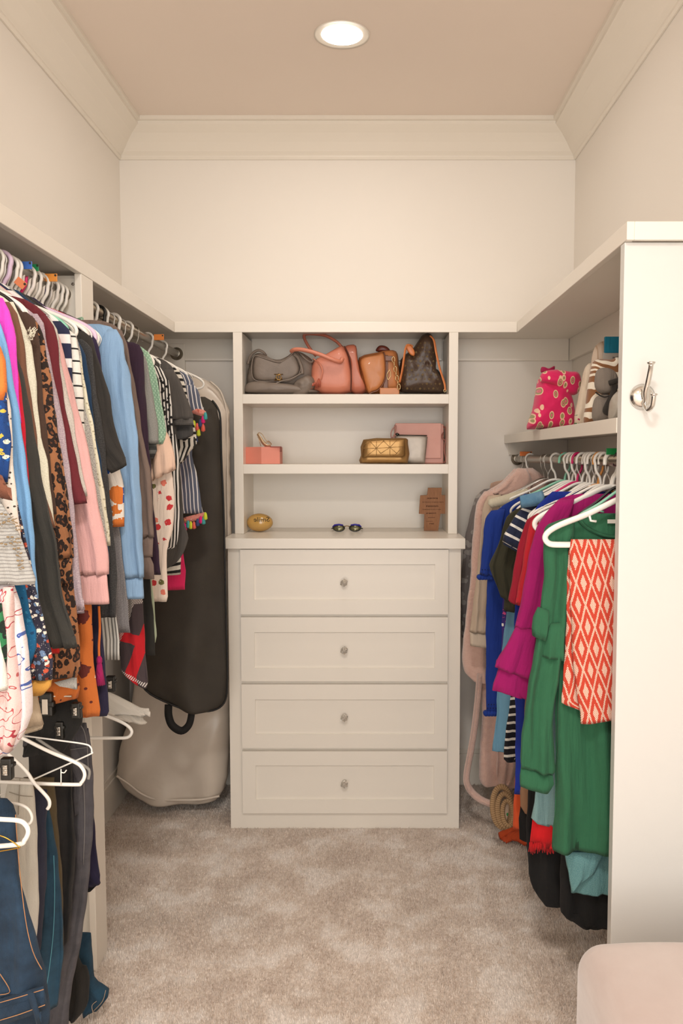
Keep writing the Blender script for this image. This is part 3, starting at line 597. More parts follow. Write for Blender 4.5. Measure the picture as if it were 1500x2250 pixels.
g = garment('tunic', 'charcoal tunic with red and white tartan hem', 'tunic', L, 2.128, c('plaid', '463a3d', 'c01420', 'd8cfc8'), sleeve=[(262, 745, .03), (275, 790, .06), (288, 900, .07), (298, 1100, .07), (305, 1250, .07)], hem=1240, hk=('tube', 'white'))
quadpiece(g, 'tartan_sleeve_end', 2.128, c('plaid', '463a3d', 'c01420', 'd8cfc8'), [(300, 1225, 268, 1235), (311, 1300, 262, 1330), (316, 1390, 261, 1400), (320, 1447, 264, 1450), (325, 1490, 267, 1476), (322, 1512, 300, 1503)], th=.012, A=.004)
g = garment('sweater', 'dark plum sweater, rightmost garment before the partition edge', 'sweater', L, 2.172, c('plain', '2f1f33', '3f1b2b'),
    sleeve=[(292, 752, .03), (306, 758, .05), (315, 775, .06), (317, 824, .065), (320, 892, .065), (325, 960, .065), (329, 1005, .065), (338, 1119, .068), (349, 1209, .06), (355, 1262, .055)], hem=1285, A=.004)
garment('tunic', 'long black tunic falling to the black garment bag', 'tunic', L, 2.205, c('plain', '26241f', '1c1a17'), sleeve=None, bo=[(280, 765), (300, 800), (318, 1000), (330, 1250), (338, 1367), (342, 1440)], hk=('wire', 'wire'))
garment('tee', 'stone grey tee with folded sleeve next to the mint sweater', 'tee', L, 2.240, c('heather', '8b8a86', '9c9a95'),
    sleeve=[(300, 762, .03), (319, 785, .05), (328, 825, .06), (336, 869, .06), (346, 937, .058), (349, 975, .052)], hem=1100, extra=lambda t, Y, s, sd: piece(t, 'sleeve_frill', s, Y+.004, c('hstripe', '6a6a66', '3c3b39', p=.02, duty=.5), [(344, 974, .04), (346, 990, .04), (338, 1008, .02)], th=.008, A=.004))
garment('sweater', 'mint green openwork crochet sweater', 'sweater', L, 2.272, c('knit', '8fb397', 'b3cfb6'),
    sleeve=[(312, 762, .03), (328, 775, .05), (341, 813, .06), (348, 847, .06), (360, 903, .06), (366, 949, .055), (358, 976, .045)], hem=1200, hk=('tube', 'white'), collar=True)
garment('skirt', 'pale sage skirt panel beneath the taupe cuff', 'skirt', L, 2.236, c('plain', 'a9b89f', 'b9b48c'), sleeve=None, bo=[(286, 800), (306, 1000), (326, 1200), (340, 1340), (345, 1397), (342, 1412)], hk=None)
FL2 = c('floral', 'ecd8c8', 'c8363a', 'ecd8c8', '6d6a3c', 'e07a66', 'c8363a', p=.027, duty=.5)
g = garment('dress', 'cream sleeved dress scattered with coral roses and olive leaves', 'dress', L, 2.305, FL2, sleeve=None, hk=('tube', 'white'),
    bo=[(318, 780), (338, 800), (352, 900), (368, 1000), (380, 1050), (383, 1118), (380, 1165), (367, 1209), (368, 1254), (370, 1310), (366, 1322)])
quadpiece(g, 'flounce_sleeve', 2.285, c('plain', 'ecc9b2', 'e2bda6'), [(360, 940, 342, 960), (370, 958, 336, 985), (382, 994, 332, 1015), (388, 1030, 332, 1058)], th=.018, A=.006, k=220)
# ---- back left section
g = garment('blouse', 'black and white pinstripe blouse with small embroidered flowers', 'blouse', L, 2.470, c('vstripe', 'ece8e2', '262422', p=.009, duty=.5), sleeve=None, th=.008,
    bo=[(320, 795), (338, 800), (359, 808), (370, 835), (379, 903), (386, 960), (392, 1005), (394, 1119), (394, 1165), (388, 1202), (376, 1206)])
m = MB(); random.seed(4)
for i in range(26):
    y = 830+i*5.2+random.random()*4; x = 350+(y-830)*.12+random.random()*18; q = P(x, y, 2.462)
    m.rev([(.0005, -.002), (.0045, -.001), (.004, .001), (.0005, .002)], q, 'Y', 5)
m.build('embroidered_flowers', c('plain', '1d1b1c', '141214'), g)['kind'] = 'stuff'
g = garment('tee', 'grey tee with rolled sleeve in front of the black and white striped top', 'tee', L, 2.56, c('plain', '55504c', '494541'), body=False, bo=None, sleeve=[(381, 812, .03), (394, 832, .07), (404, 858, .09), (414, 885, .10), (425, 914, .115), (426, 922, .118)], w=.1, th=.014, A=.004, k=110, hlab='white hanger at the back left with the grey tee')
quadpiece(g, 'body', 2.565, c('plain', '55504c', '494541'), [(350, 786, 330, 786), (368, 796, 230, 800), (383, 815, 215, 830), (384, 900, 215, 900), (392, 1000, 215, 1000), (397, 1050, 215, 1050), (404, 1141, 215, 1141), (415, 1182, 215, 1190), (402, 1216, 215, 1225), (386, 1238, 215, 1235), (366, 1250, 215, 1240)], th=.010, A=.004, k=90, n=44)
quadpiece(g, 'rolled_cuff', 2.552, c('plain', '5d5955', '4c4844'), [(425, 922, 380, 920), (426, 934, 381, 935)], th=.019, A=.001)
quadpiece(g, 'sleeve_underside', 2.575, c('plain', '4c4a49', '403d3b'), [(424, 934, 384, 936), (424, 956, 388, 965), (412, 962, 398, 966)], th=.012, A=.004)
STR = c('hstripe', 'e4dccf', '211f1d', p=.021, duty=.6)
g = garment('tee', 'cream tee with bold black stripes behind the grey tee', 'tee', L, 2.66, STR, body=True, sleeve=[(393, 810, .03), (402, 832, .06), (409, 860, .08), (418, 900, .09), (428, 940, .10), (432, 976, .10)], hem=1100, th=.010, A=.005, k=110)
quadpiece(g, 'hem_ruffle', 2.655, c('vstripe', 'e4dccf', '211f1d', p=.017, duty=.58), [(428, 960, 386, 962), (431, 978, 388, 985), (418, 992, 390, 1002), (404, 1012, 391, 1022)], th=.016, A=.006, k=160)
BST = c('vstripe', 'e6e2de', '5f6577', p=.0125, duty=.28)
g = garment('top', 'blue and white striped top trimmed with bright pompom tassels', 'top', L, 2.78, BST, th=.010, A=.004, k=110,
    sleeve=[(424, 842, .04), (436, 858, .07), (443, 885, .08), (449, 908, .085)], hem=1120, bo=[(360, 800), (400, 815), (425, 840), (424, 950), (423, 1001), (434, 1051), (442, 1100), (447, 1128)], hk=('wide', 'white'), hlab='white velvet hanger with shoulder tip showing near the garment bag')
TRM = c('floral', 'd8897a', 'e8d8c8', 'b85a48', 'e0a050', p=.014, duty=.5)
quadpiece(g, 'sleeve_trim', 2.775, TRM, [(450, 902, 408, 888), (454, 918, 412, 905)], th=.013, A=.002); quadpiece(g, 'hem_trim', 2.775, TRM, [(450, 1126, 402, 1138), (452, 1138, 404, 1150)], th=.013, A=.002)
PC = [c('plain', x) for x in ('e81c7a', '48a9a8', 'd8e23a', 'f06a58', '3c4a78')]
i = 0
for x, y in [(412, 915), (418, 925), (426, 930), (433, 936), (440, 928), (446, 920), (451, 912), (436, 948), (446, 938), (430, 962), (406, 1156), (413, 1150), (419, 1152), (426, 1152), (434, 1146), (441, 1140), (447, 1142), (451, 1132)]:
    q = P(x, y, 2.762); MB().tube([q+Vector((0, 0, .010)), q+Vector((0, 0, .007)), q, q+Vector((0, 0, -.012)), q+Vector((0, 0, -.016))], [.001, .004, .006, .0075, .003], 8).build('tassel', PC[i % 5], g); i += 1
garment('skirt', 'hot pink skirt hem below the black striped ruffle', 'skirt', L, 2.70, c('plain', 'e0205c', 'f23a76'), sleeve=None, bo=[(375, 830), (385, 950), (392, 1100), (402, 1218), (408, 1254), (406, 1296)], hk=None, th=.009)
quadpiece(garment('top', 'zebra striped tunic edge above the hot pink hem', 'tunic', L, 2.622, c('hstripe', 'e4dccf', '211f1d', p=.03, duty=.6), sleeve=None, bo=[(372, 810), (382, 950), (386, 1100), (388, 1200)], hk=None, th=.008), 'hem', 2.61, c('hstripe', 'e4dccf', '1b1918', p=.022, duty=.6), [(398, 1225, 360, 1235), (397, 1262, 360, 1264)], th=.012, A=.004)
# garment bags hanging near the back wall
BB = NT('black_nonwoven', .75); v = BB.uv(); BB.col(BB.mix(BB.noise(v, 9, 4), '27221c', '3f382e')); BB.bump(BB.noise(v, 700, 2), .4, .002)
WB = NT('pearl_vinyl', .32); v = WB.uv(); WB.col(WB.mix(WB.noise(v, 6, 3), 'c2b5a6', 'd6cabd')); WB.bump(WB.noise(v, 7, 3), .25, .02)
bg = thing('garment_bag', 'long black garment bag with rounded ends and looped handle', 'garment bag', P(420, 1600, 3.02))
rows = [(452, 872, 330, 872), (466, 880, 318, 885), (477, 895, 312, 905), (484, 920, 308, 930), (486, 1000, 302, 1000), (491, 1120, 300, 1120), (494, 1250, 300, 1250), (497, 1380, 302, 1370), (499, 1460, 305, 1440), (499, 1500, 300, 1475), (497, 1530, 306, 1498), (488, 1550, 330, 1525), (468, 1561, 372, 1546), (440, 1563, 400, 1556)]
m = MB(); rr = [(P(r[0], r[1], 3.02).x, P(r[0], r[1], 3.02).z, P(r[2], r[3], 3.02).x, P(r[2], r[3], 3.02).z) for r in rows]
loft(rr, 3.02, .035, .009, 26, 3.3, .03, 72, .10, edge=.001, mb=m); m.build('bag_body', BB.m, bg)
pip = smooth_path([P(r[0], r[1], 2.995) for r in rows[1:]]+[P(r[2], r[3], 2.995) for r in rows[:6:-1]], 3)
MB().tube(pip, .0038, 7).build('piping', solid('black_piping', '0c0b0a', .6), bg)
hp = smooth_path([P(370, 1548, 3.0), P(370, 1572, 3.0), P(378, 1594, 2.998), P(398, 1606, 2.995), P(414, 1594, 2.992), P(420, 1572, 2.99), P(420, 1556, 2.99)], 5)
m = MB(); vs = []
for i, p in enumerate(hp):
    a = hp[max(0, i-1)]; b = hp[min(len(hp)-1, i+1)]; tn = (b-a).normalized(); nr = Vector((-tn.z, 0, tn.x))*.013
    for q in (p-nr+Vector((0, -.004, 0)), p+nr+Vector((0, .003, 0)), p+nr+Vector((0, .007, 0)), p-nr): vs.append(q)
n = len(hp); m.add(vs, [(i*4+k, i*4+(k+1) % 4, i*4+4+(k+1) % 4, i*4+4+k) for i in range(n-1) for k in range(4)]+[(0, 1, 2, 3), tuple(4*(n-1)+k for k in (3, 2, 1, 0))]); m.build('handle', solid('black_webbing', '0f0d0c', .8), bg)
hanger('wire', 'silver', RLX, 3.02, RLZ, 'wire hanger of the black garment bag'); 
bg = thing('garment_bag', 'large pearl white vinyl garment bag behind the black one, reaching the carpet', 'garment bag', P(380, 1750, 3.30))
rows = [(430, 828, 395, 838), (462, 838, 340, 850), (485, 860, 325, 880), (505, 905, 318, 920), (515, 970, 312, 1000), (519, 1080, 305, 1100), (516, 1250, 300, 1250), (510, 1400, 300, 1400), (508, 1500, 295, 1530), (506, 1580, 272, 1620), (504, 1650, 250, 1680), (500, 1700, 252, 1698), (495, 1728, 275, 1722), (480, 1748, 300, 1742), (450, 1757, 320, 1751)]
m = MB(); rr = [(min(-.572, P(r[0], r[1], 3.42).x), P(r[0], r[1], 3.42).z, max(-1.06, P(r[2], r[3], 3.42).x), P(r[2], r[3], 3.42).z) for r in rows]
loft(rr, 3.42, .055, .014, 19, 1.3, .03, 80, .12, edge=.002, mb=m, flare=.5); m.build('bag_body', WB.m, bg)
sm = smooth_path([Vector((min(-.578, P(r[0]-1, r[1], 3.375).x), 3.375, P(r[0]-1, r[1], 3.375).z)) for r in rows[1:8]], 3); MB().tube(sm, .004, 7).build('seam', WB.m, bg)
sm = smooth_path([P(x, y, 3.335) for x, y in ((256, 1705), (282, 1722), (312, 1745), (345, 1757), (390, 1758), (440, 1757), (482, 1749))], 4); MB().tube(sm, .005, 7).build('bottom_welt', WB.m, bg)
hanger('tube', 'white', RLX, 3.42, RLZ, 'white hanger of the pearl garment bag by the back wall')
# spare hangers whose hooks crowd the rod
ws = 'white plastic hanger packed among the others on the upper left rod'
for y, k_, cc, lab in ((1.875, 'tube', 'white', None), (1.935, 'tube', 'white', None), (1.96, 'wide', 'white', None), (2.02, 'tube', 'white', None), (2.083, 'tube', 'white', None), (2.127, 'tube', 'white', None), (2.168, 'tube', 'white', None), (2.238, 'tube', 'white', None), (2.273, 'tube', 'white', None), (1.905, 'tube', 'white', None), (1.99, 'wide', 'grey', 'grey hanger whose flat neck shows above the burgundy collar'), (2.045, 'tube', 'white', None), (2.062, 'tube', 'pink', 'hot pink hanger hook on the upper left rod'), (2.105, 'tube', 'white', None), (2.148, 'tube', 'white', None), (2.19, 'tube', 'purple', 'dusty purple hanger hook near the partition'), (2.222, 'tube', 'white', None), (2.255, 'tube', 'white', None), (2.29, 'tube', 'white', None), (2.32, 'wire', 'silver', 'thin wire hanger hook nearest the partition bracket')):
    hanger(k_, cc, RLX-.01, y, RLZ, lab or ws, None if lab else 'white hangers on the upper left rod', rz=random.uniform(-.12, .12))
for y, k_, cc, lab in ((2.63, 'tube', 'black', 'black hanger hook alone on the exposed back rod'), (2.735, 'wire', 'wire', 'first thin wire hook on the exposed back rod'), (2.86, 'wire', 'wire', 'middle thin wire hook on the exposed back rod'), (2.93, 'tube', 'white', 'white hanger hook before the orange size tag'), (3.20, 'tube', 'white', 'white hanger hook under the orange size tag on the back rod')):
    hanger(k_, cc, RLX, y, RLZ, lab, rz=random.uniform(-.1, .1))
def size_tag(x, y, Y, w_, h_, col, label, tilt=0, up=.0):
    q = P(x, y, Y); t = thing('size_tag', label, 'tag', q)
    M_ = solid('tag_'+col, col, .4); hw = w_/2; hh = h_/2
    o = MB().box(q+Vector((-hw, -.0015, -hh)), q+Vector((hw, .0015, hh)), .001).build('tag_plate', M_, t)
    MB().rev([(.003, 0), (.003, -.0006), (.001, -.0006)], q+Vector((hw*.75, -.0016, hh*.55)), 'Y', 10).build('eyelet', solid('tag_hole', '3a3026', .6), t)
    t.rotation_euler = (0, tilt, 0); return t
rt = RLZ+RR+.011
size_tag(55, 583, 2.03, .034, .018, '3f6fc4', 'blue plastic size tag above the upper left hooks'); size_tag(77, 588, 2.09, .018, .017, '1d8f56', 'green plastic size tag on the upper left rod', .0)
size_tag(112, 610, 2.17, .032, .020, 'e8953e', 'orange plastic size tag near the partition on the upper left rod'); size_tag(45, 622, 1.97, .026, .018, 'e88a5c', 'coral tag stuck diagonally on the grey hanger neck', .7)
size_tag(349, 741, 3.19, .038, .022, 'e0802e', 'orange plastic size tag on the back left rod')
# ---- lower left: long pieces and trousers
g = garment('blouse', 'white and pink blouse with blue line drawing print and puffed sleeve, lower left', 'blouse', L, 1.374, c('swirl', 'efe4e6', 'b84a52', '4a62a8', p=.035), body=False, hk=None,
    sleeve=[(34, 1284, .035), (45, 1340, .038), (53, 1386, .042), (63, 1431, .05), (70, 1511, .055), (72, 1565, .052), (62, 1595, .045), (40, 1630, .032), (24, 1652, .02)], th=.016, A=.006, k=220)
quadpiece(g, 'front_sleeve', 1.350, c('swirl', 'ecc9c4', 'b03a48', 'b85a5a', p=.03), [(28, 1290, 8, 1290), (30, 1380, 4, 1380), (36, 1460, 0, 1460), (45, 1540, -8, 1540), (42, 1600, -12, 1600), (26, 1650, -2, 1640)], th=.012, A=.006, k=260)
garment('top', 'white crepe top edge at the left border below the grey blouse', 'top', L, 1.332, c('plain', 'eee9e2', 'dcd6ce'), body=False, hk=None, sleeve=[(-6, 1350, .03), (2, 1390, .04), (10, 1440, .05), (17, 1505, .06), (16, 1516, .06)])
garment('top', 'green and black spotted top, sliver at the left border', 'top', L, 1.338, c('leopard', '2c7a4a', '14261c', '1c4a30'), body=False, hk=None, sleeve=[(6, 1325, .03), (13, 1380, .04), (16, 1450, .04), (12, 1480, .04)])
quadpiece(garment('shorts', 'beige linen shorts hem at lower left under the printed blouse', 'shorts', L, 1.46, c('plain', 'b7a58e', 'a8967f'), body=False, hk=None, sleeve=[(82, 1500, .04), (84, 1535, .05), (90, 1570, .06), (97, 1592, .06)]), 'hem', 1.462, c('plain', 'b7a58e', 'a8967f'), [(97, 1590, 40, 1600), (94, 1601, 50, 1612)], th=.011)
OR = c('floral', 'c4692a', 'efe2d0', '5d2018', 'c4692a', 'c4692a', 'efe2d0', p=.05, duty=.5)
g = garment('skirt', 'burnt orange skirt with white and maroon sprigs', 'skirt', L, 1.745, OR, hk=None, sleeve=None, body=True, bo=[(150, 1200), (196, 1300), (202, 1386), (208, 1477), (214, 1522), (218, 1560), (217, 1574)], th=.010, A=.006)
quadpiece(g, 'side_drape', 1.67, OR, [(170, 1480, 100, 1500), (176, 1510, 92, 1530), (172, 1532, 88, 1552)], th=.012, A=.006)
g = garment('dress', 'dark navy dress with long orange cord and magenta tassel', 'dress', L, 1.800, c('plain', '211b38', '17122a'), hk=None, sleeve=None, bo=[(205, 1200), (222, 1330), (230, 1454), (236, 1500), (241, 1562), (236, 1572)], th=.010)
MB().tube(smooth_path([P(217, 1332, 1.785), P(219, 1380, 1.783), P(217, 1420, 1.783), P(218, 1450, 1.783)], 4), .0028, 7).build('cord', c('plain', 'd8702c'), g)
q = P(218, 1447, 1.783); m = MB().tube([q+Vector((0, 0, .006)), q, q-Vector((0, 0, .008)), q-Vector((0, 0, .012)), q-Vector((0, 0, .03)), q-Vector((0, 0, .056))], [.003, .0062, .0062, .0045, .008, .0105], 14)
for i in range(16): a = i*.3927; m.tube([q+Vector((.004*math.cos(a), .004*math.sin(a), -.012)), q+Vector((.0102*math.cos(a), .0102*math.sin(a), -.058))], .0014, 5)
m.build('tassel', c('plain', 'a8125e', '8a0c4a'), g)
quadpiece(garment('tee', 'silver grey jersey corner poking out under the leopard shirt', 'top', L, 1.647, c('heather', 'b4b2ae', 'd0cdc8'), body=False, hk=None, sleeve=[(160, 1460, .03), (168, 1485, .04)]), 'hem', 1.647, c('heather', 'b4b2ae', 'd0cdc8'), [(169, 1486, 118, 1500), (170, 1500, 130, 1508), (171, 1514, 160, 1512)], th=.006)
def jeans(name, label, Y, mat, rows, th=.013, A=.004, k=160, extra=None, cat='jeans', **kw):
    pts = [P(r[0], r[1], Y) for r in rows]; t = thing(name, label, cat, (RLX, Y, min(p.z for p in pts)))
    quadpiece(t, 'legs', Y, mat, rows, th=th, A=A, k=k, n=46, **kw)
    if extra: extra(t, Y)
    return t
def stitch(t, Y, lines, col='b8865a', r=.0009, nm='stitching'):
    m = MB()
    for ln in lines: m.tube(smooth_path([P(x, y, Y) for x, y in ln], 4), r, 5)
    m.build(nm, c('plain', col), t)
D1_, D2_ = c('denim', '15293c', '2c4a66'), c('denim', '17364a', '2c566e')
GD = c('denim', '48454a', '6b686c'); BK = c('plain', '1a1815', '100f0d')
j = jeans('jeans', 'grey faded skinny jeans hanging full length at lower left', 1.90, GD, [(192, 1588, 60, 1592), (199, 1635, 50, 1640), (203, 1703, 110, 1710), (205, 1773, 118, 1780), (204, 1834, 120, 1840), (197, 1920, 122, 1930), (189, 2006, 118, 2010), (178, 2079, 110, 2080), (169, 2110, 104, 2110), (158, 2177, 96, 2180), (150, 2245, 90, 2250), (148, 2275, 88, 2280)], A=.006, k=110)
stitch(j, 1.884, [[(176, 1592), (186, 1610), (192, 1650), (194, 1700)], [(70, 1668), (110, 1655), (150, 1648), (190, 1642)], [(160, 1720), (172, 1745), (181, 1780), (170, 1790)], [(184, 1720), (186, 1800), (183, 1900)]], '8f8a88')
quadpiece(j, 'fly_pocket', 1.886, GD, [(178, 1700, 160, 1702), (181, 1760, 162, 1770), (178, 1786, 164, 1792)], th=.005, A=0)
g = jeans('trousers', 'black trousers folded and clipped at the waist under the orange skirt', 1.69, BK, [(170, 1536, 90, 1552), (180, 1560, 80, 1575), (181, 1590, 78, 1610), (160, 1625, 60, 1630), (140, 1650, 50, 1660)], cat='trousers', A=.004, th=.014)
jeans('jeans', 'charcoal black jeans between the olive trousers and the grey pair', 1.845, c('denim', '1f1d1c', '343130'), [(150, 1600, 60, 1600), (160, 1720, 70, 1720), (168, 1850, 75, 1850), (162, 1980, 80, 1980), (150, 2060, 90, 2060), (146, 2075, 110, 2080)], A=.007, k=130)
quadpiece(jeans('trousers', 'midnight navy trousers corner showing right of the grey jeans', 1.98, c('plain', '1c1638', '140f28'), [(196, 1600, 120, 1600), (204, 1800, 120, 1800), (213, 1890, 130, 1890), (219, 1925, 150, 1930), (220, 1940, 180, 1952)], cat='trousers'), 'hem', 1.985, BK, [(212, 1946, 190, 1952), (200, 1957, 192, 1958)], th=.008)
jeans('trousers', 'black satin trouser leg resting beside the blue cuff on the carpet', 2.03, c('plain', '26231f', '171512'), [(185, 1900, 130, 1900), (174, 2104, 130, 2110), (188, 2128, 130, 2130), (194, 2150, 132, 2160), (193, 2200, 130, 2200), (184, 2222, 128, 2226), (170, 2238, 126, 2244)], cat='trousers', A=.007)
j = jeans('jeans', 'blue jeans with turned out cuff touching the carpet', 2.10, D2_, [(200, 2050, 150, 2050), (205, 2150, 160, 2160), (222, 2168, 170, 2180), (239, 2178, 178, 2200), (237, 2192, 180, 2222), (226, 2206, 184, 2230)], th=.018)
stitch(j, 2.078, [[(232, 2176), (225, 2200), (205, 2222)], [(205, 2228), (202, 2210), (212, 2200)]], 'c0a48a')
j = jeans('trousers', 'olive brown trousers in the middle of the lower left rod', 1.795, c('plain', '5d4f36', '4c412c'), [(121, 1708, 50, 1708), (120, 1720, 55, 1720), (123, 1798, 60, 1800), (133, 1896, 60, 1900), (138, 2013, 70, 2020), (137, 2100, 70, 2100)], cat='trousers')
j = jeans('jeans', 'teal blue jeans with pale side seam at lower left', 1.76, D2_, [(106, 1760, 40, 1760), (109, 1790, 40, 1790), (123, 1871, 45, 1880), (128, 1945, 50, 1950), (137, 2018, 50, 2020), (138, 2091, 50, 2100), (130, 2170, 52, 2180), (126, 2212, 56, 2214)], A=.005)
stitch(j, 1.744, [[(118, 1880), (120, 1960), (117, 2050), (108, 2130), (100, 2180)]], '5a9aac')
j = jeans('jeans', 'dark indigo jeans just right of the white pair', 1.705, c('denim', '262638', '34384c'), [(104, 1735, 40, 1735), (103, 1775, 40, 1775), (100, 1822, 40, 1830), (100, 1945, 40, 1950), (92, 2030, 40, 2040), (86, 2090, 40, 2100)], A=.005)
j = jeans('jeans', 'cream white jeans hanging at lower left', 1.63, c('plain', 'd8d3c8', 'cbc5b9'), [(72, 1712, 18, 1708), (76, 1770, 10, 1770), (77, 1822, 10, 1830), (81, 1908, 15, 1910), (83, 1945, 20, 1950), (80, 2037, 20, 2040), (74, 2080, 20, 2090)], A=.005)
stitch(j, 1.614, [[(44, 1710), (42, 1745), (40, 1790)], [(20, 1740), (45, 1748), (72, 1750)]], 'a89f90')
j = jeans('jeans', 'front dark blue jeans folded over with waistband at the bottom left corner', 1.46, D1_, [(20, 1755, -160, 1755), (30, 1772, -160, 1775), (35, 1830, -160, 1830), (39, 1861, -160, 1865), (46, 1920, -160, 1920), (59, 1969, -160, 1970), (73, 2025, -160, 2030), (90, 2103, -160, 2110), (97, 2140, -160, 2150), (100, 2190, -160, 2200), (103, 2260, -160, 2270)], th=.022, A=.009, k=60)
stitch(j, 1.435, [[(34, 1790), (42, 1900), (56, 2020), (72, 2090), (92, 2130)], [(0, 2140), (22, 2178), (0, 2186)]], 'c0895c', .0008)
quadpiece(j, 'waistband', 1.428, D1_, [(98, 2166, -100, 2228), (101, 2190, -100, 2248), (103, 2212, -100, 2270)], th=.018, A=.002)
quadpiece(j, 'belt_loop', 1.405, D1_, [(72, 2180, 62, 2184), (84, 2215, 73, 2222), (92, 2246, 80, 2254)], th=.003, A=0)
stitch(j, 1.408, [[(0, 2203), (45, 2190), (96, 2174)], [(0, 2242), (45, 2228), (99, 2208)]], 'c0895c', .0008)
def bent(kind, col, tip, corner, Y, label, rz=0):
    """hanger placed so that its right arm corner meets a measured point"""
    q = P(*corner, Y); hanger(kind, col, q.x-.20, Y, q.z+.182, label, rz=rz); return
hanger('tube', 'white', P(283, 1613, 2.24).x-.2, 2.24, P(283, 1618, 2.24).z+.183, 'white plastic hanger standing clear of the partition edge at lower left')
t = thing('trousers', 'cream white trousers folded over a hanger beside the partition', 'trousers', P(290, 1560, 2.29))
quadpiece(t, 'folded_cloth', 2.29, c('plain', 'ece6dc', 'ddd6ca'), [(236, 1520, 170, 1500), (262, 1531, 170, 1540), (300, 1552, 200, 1560), (330, 1564, 210, 1570), (331, 1574, 225, 1560), (320, 1588, 240, 1562)][:5], th=.014, A=.003)
quadpiece(t, 'lower_fold', 2.30, c('plain', 'e4ddd2', 'd6cec2'), [(245, 1545, 200, 1545), (290, 1568, 220, 1560), (322, 1588, 230, 1566), (318, 1592, 232, 1572)], th=.012, A=.003)
def clipth(x, y, Y, label, w_=20, h_=36):
    q = P(x, y, Y); t = thing('hanger_clip', label, 'clip', q); s_ = Y/FPX; a = w_*s_/2; b = h_*s_/2
    MB().box(q+Vector((-a, -.004, -b)), q+Vector((a, .012, b)), .003).box(q+Vector((-a*1.3, -.003, b*.1)), q+Vector((a*1.3, .013, b*.55)), .003).build('jaw', HCOL['black'], t)
    m = MB()
    for dz in (-.4, 0, .4): m.tube([q+Vector((-a*.45, -.006, b*dz)), q+Vector((a*.45, -.006, b*dz))], .0018, 6)
    m.box(q+Vector((-a*.4, -.0065, -b*.5)), q+Vector((a*.4, -.0035, b*.5)), .001).build('spring', HCOL['silver'], t); return t
clipth(243, 1503, 2.255, 'black hanger clip with silver spring right of the navy dress'); clipth(167, 1562, 1.668, 'black hanger clip with silver spring on the black waistband'); clipth(131, 1605, 1.672, 'black hanger clip with silver spring above the grey jeans', 18, 40)
clipth(14, 1690, 1.45, 'black hanger clip at the left border above the white jeans', 26, 50)
hanger('clip', 'silver', RLX+.07, 1.66, P(150, 1500, 1.66).z+.05, 'silver trouser hanger with black clips over the black waistband')
def tubeh(pts, Y, r, col, label, nm='clothes_hanger'):
    pp = smooth_path([P(x, y, Y) for x, y in pts], 5); t = thing(nm, label, 'hanger', pp[0]); MB().tube(pp, r, 8).build('frame', HCOL[col], t); return t
tubeh([(-120, 1545), (-20, 1585), (50, 1622), (110, 1652), (165, 1675), (181, 1688), (186, 1704), (178, 1720), (160, 1724), (20, 1719), (-150, 1712)], 1.60, .0036, 'white', 'white plastic hanger leaning across the dark jeans at lower left')
h_ = tubeh([(-80, 1600), (54, 1617), (130, 1627), (186, 1635), (199, 1642), (201, 1652), (192, 1660), (75, 1712), (-60, 1775)], 1.625, .0017, 'wire', 'thin white wire hanger crossing above the leaning hanger at lower left')
MB().tube(smooth_path([P(134, 1724, 1.59), P(134, 1690, 1.59)], 3), .0012, 6).tube(smooth_path([P(135, 1697, 1.59), P(141, 1698, 1.59), P(146, 1692, 1.59)], 4), .0012, 6).build('strap_hook', HW, h_)
tubeh([(-60, 1590), (45, 1681), (75, 1720), (104, 1752), (109, 1768), (104, 1778)], 1.575, .0034, 'white', 'white hanger arm slanting down over the white jeans')
tubeh([(80, 1622), (130, 1655), (180, 1680), (196, 1693), (194, 1712)], 1.65, .003, 'grey', 'dark grey hanger arm curving over the grey jeans')
tubeh([(-80, 1795), (0, 1800), (40, 1803), (56, 1812), (62, 1828), (54, 1846), (36, 1856), (-80, 1864)], 1.40, .0042, 'white', 'large white hanger tip at the left border in front of the jeans')
tubeh([(20, 1764), (45, 1768), (62, 1778), (70, 1795), (66, 1808), (52, 1814)], 1.50, .0028, 'white', 'smaller white hanger tip behind the large one at left')
tubeh([(-60, 1822), (0, 1836), (25, 1848), (38, 1858), (36, 1864), (-60, 1880)], 1.385, .0012, 'gold', 'gold wire hanger corner at the left border')
# ------------------------------------------------------------------ right closet, front to back
R_ = -1
CO = c('diamond', 'd0452f', 'f0dcc6', p=.035)
t = thing('trousers', 'coral red trousers block printed with cream leaf diamonds, folded over the front right hanger', 'trousers', P(1290, 1590, 2.06))
quadpiece(t, 'folded_front', 2.052, CO, [(1251, 1185, 1420, 1185), (1250, 1200, 1420, 1200), (1253, 1330, 1420, 1330), (1258, 1430, 1415, 1430), (1266, 1520, 1412, 1520), (1274, 1565, 1410, 1562), (1276, 1590, 1410, 1570)], th=.012, A=.0035, k=60)
quadpiece(t, 'folded_back', 2.072, CO, [(1250, 1190, 1400, 1190), (1246, 1239, 1400, 1240), (1242, 1325, 1400, 1320), (1242, 1401, 1400, 1400), (1234, 1510, 1400, 1480), (1233, 1543, 1400, 1510), (1255, 1553, 1400, 1530), (1274, 1560, 1400, 1550)], th=.010, A=.005, k=90)
q = P(1206, 1196, 2.06); hx = q.x+.198
hanger('wide', 'white', hx, 2.06, q.z+.187, 'large white hanger holding the coral print trousers at the right front')
GR = c('plain', '2f6b4a', '275c3f')
g = garment('dress', 'emerald green dress with ruffled cuffed sleeves at the front of the right closet', 'dress', R_, 2.115, GR, sleeve=None, hk=('tube', 'mint'), hlab='mint green hanger of the emerald dress at right', th=.013, A=.004,
    bo=[(1290, 1128), (1262, 1132), (1236, 1140), (1218, 1160), (1214, 1260), (1218, 1452), (1220, 1600), (1219, 1750), (1214, 1830), (1212, 1862)])
LB = garment
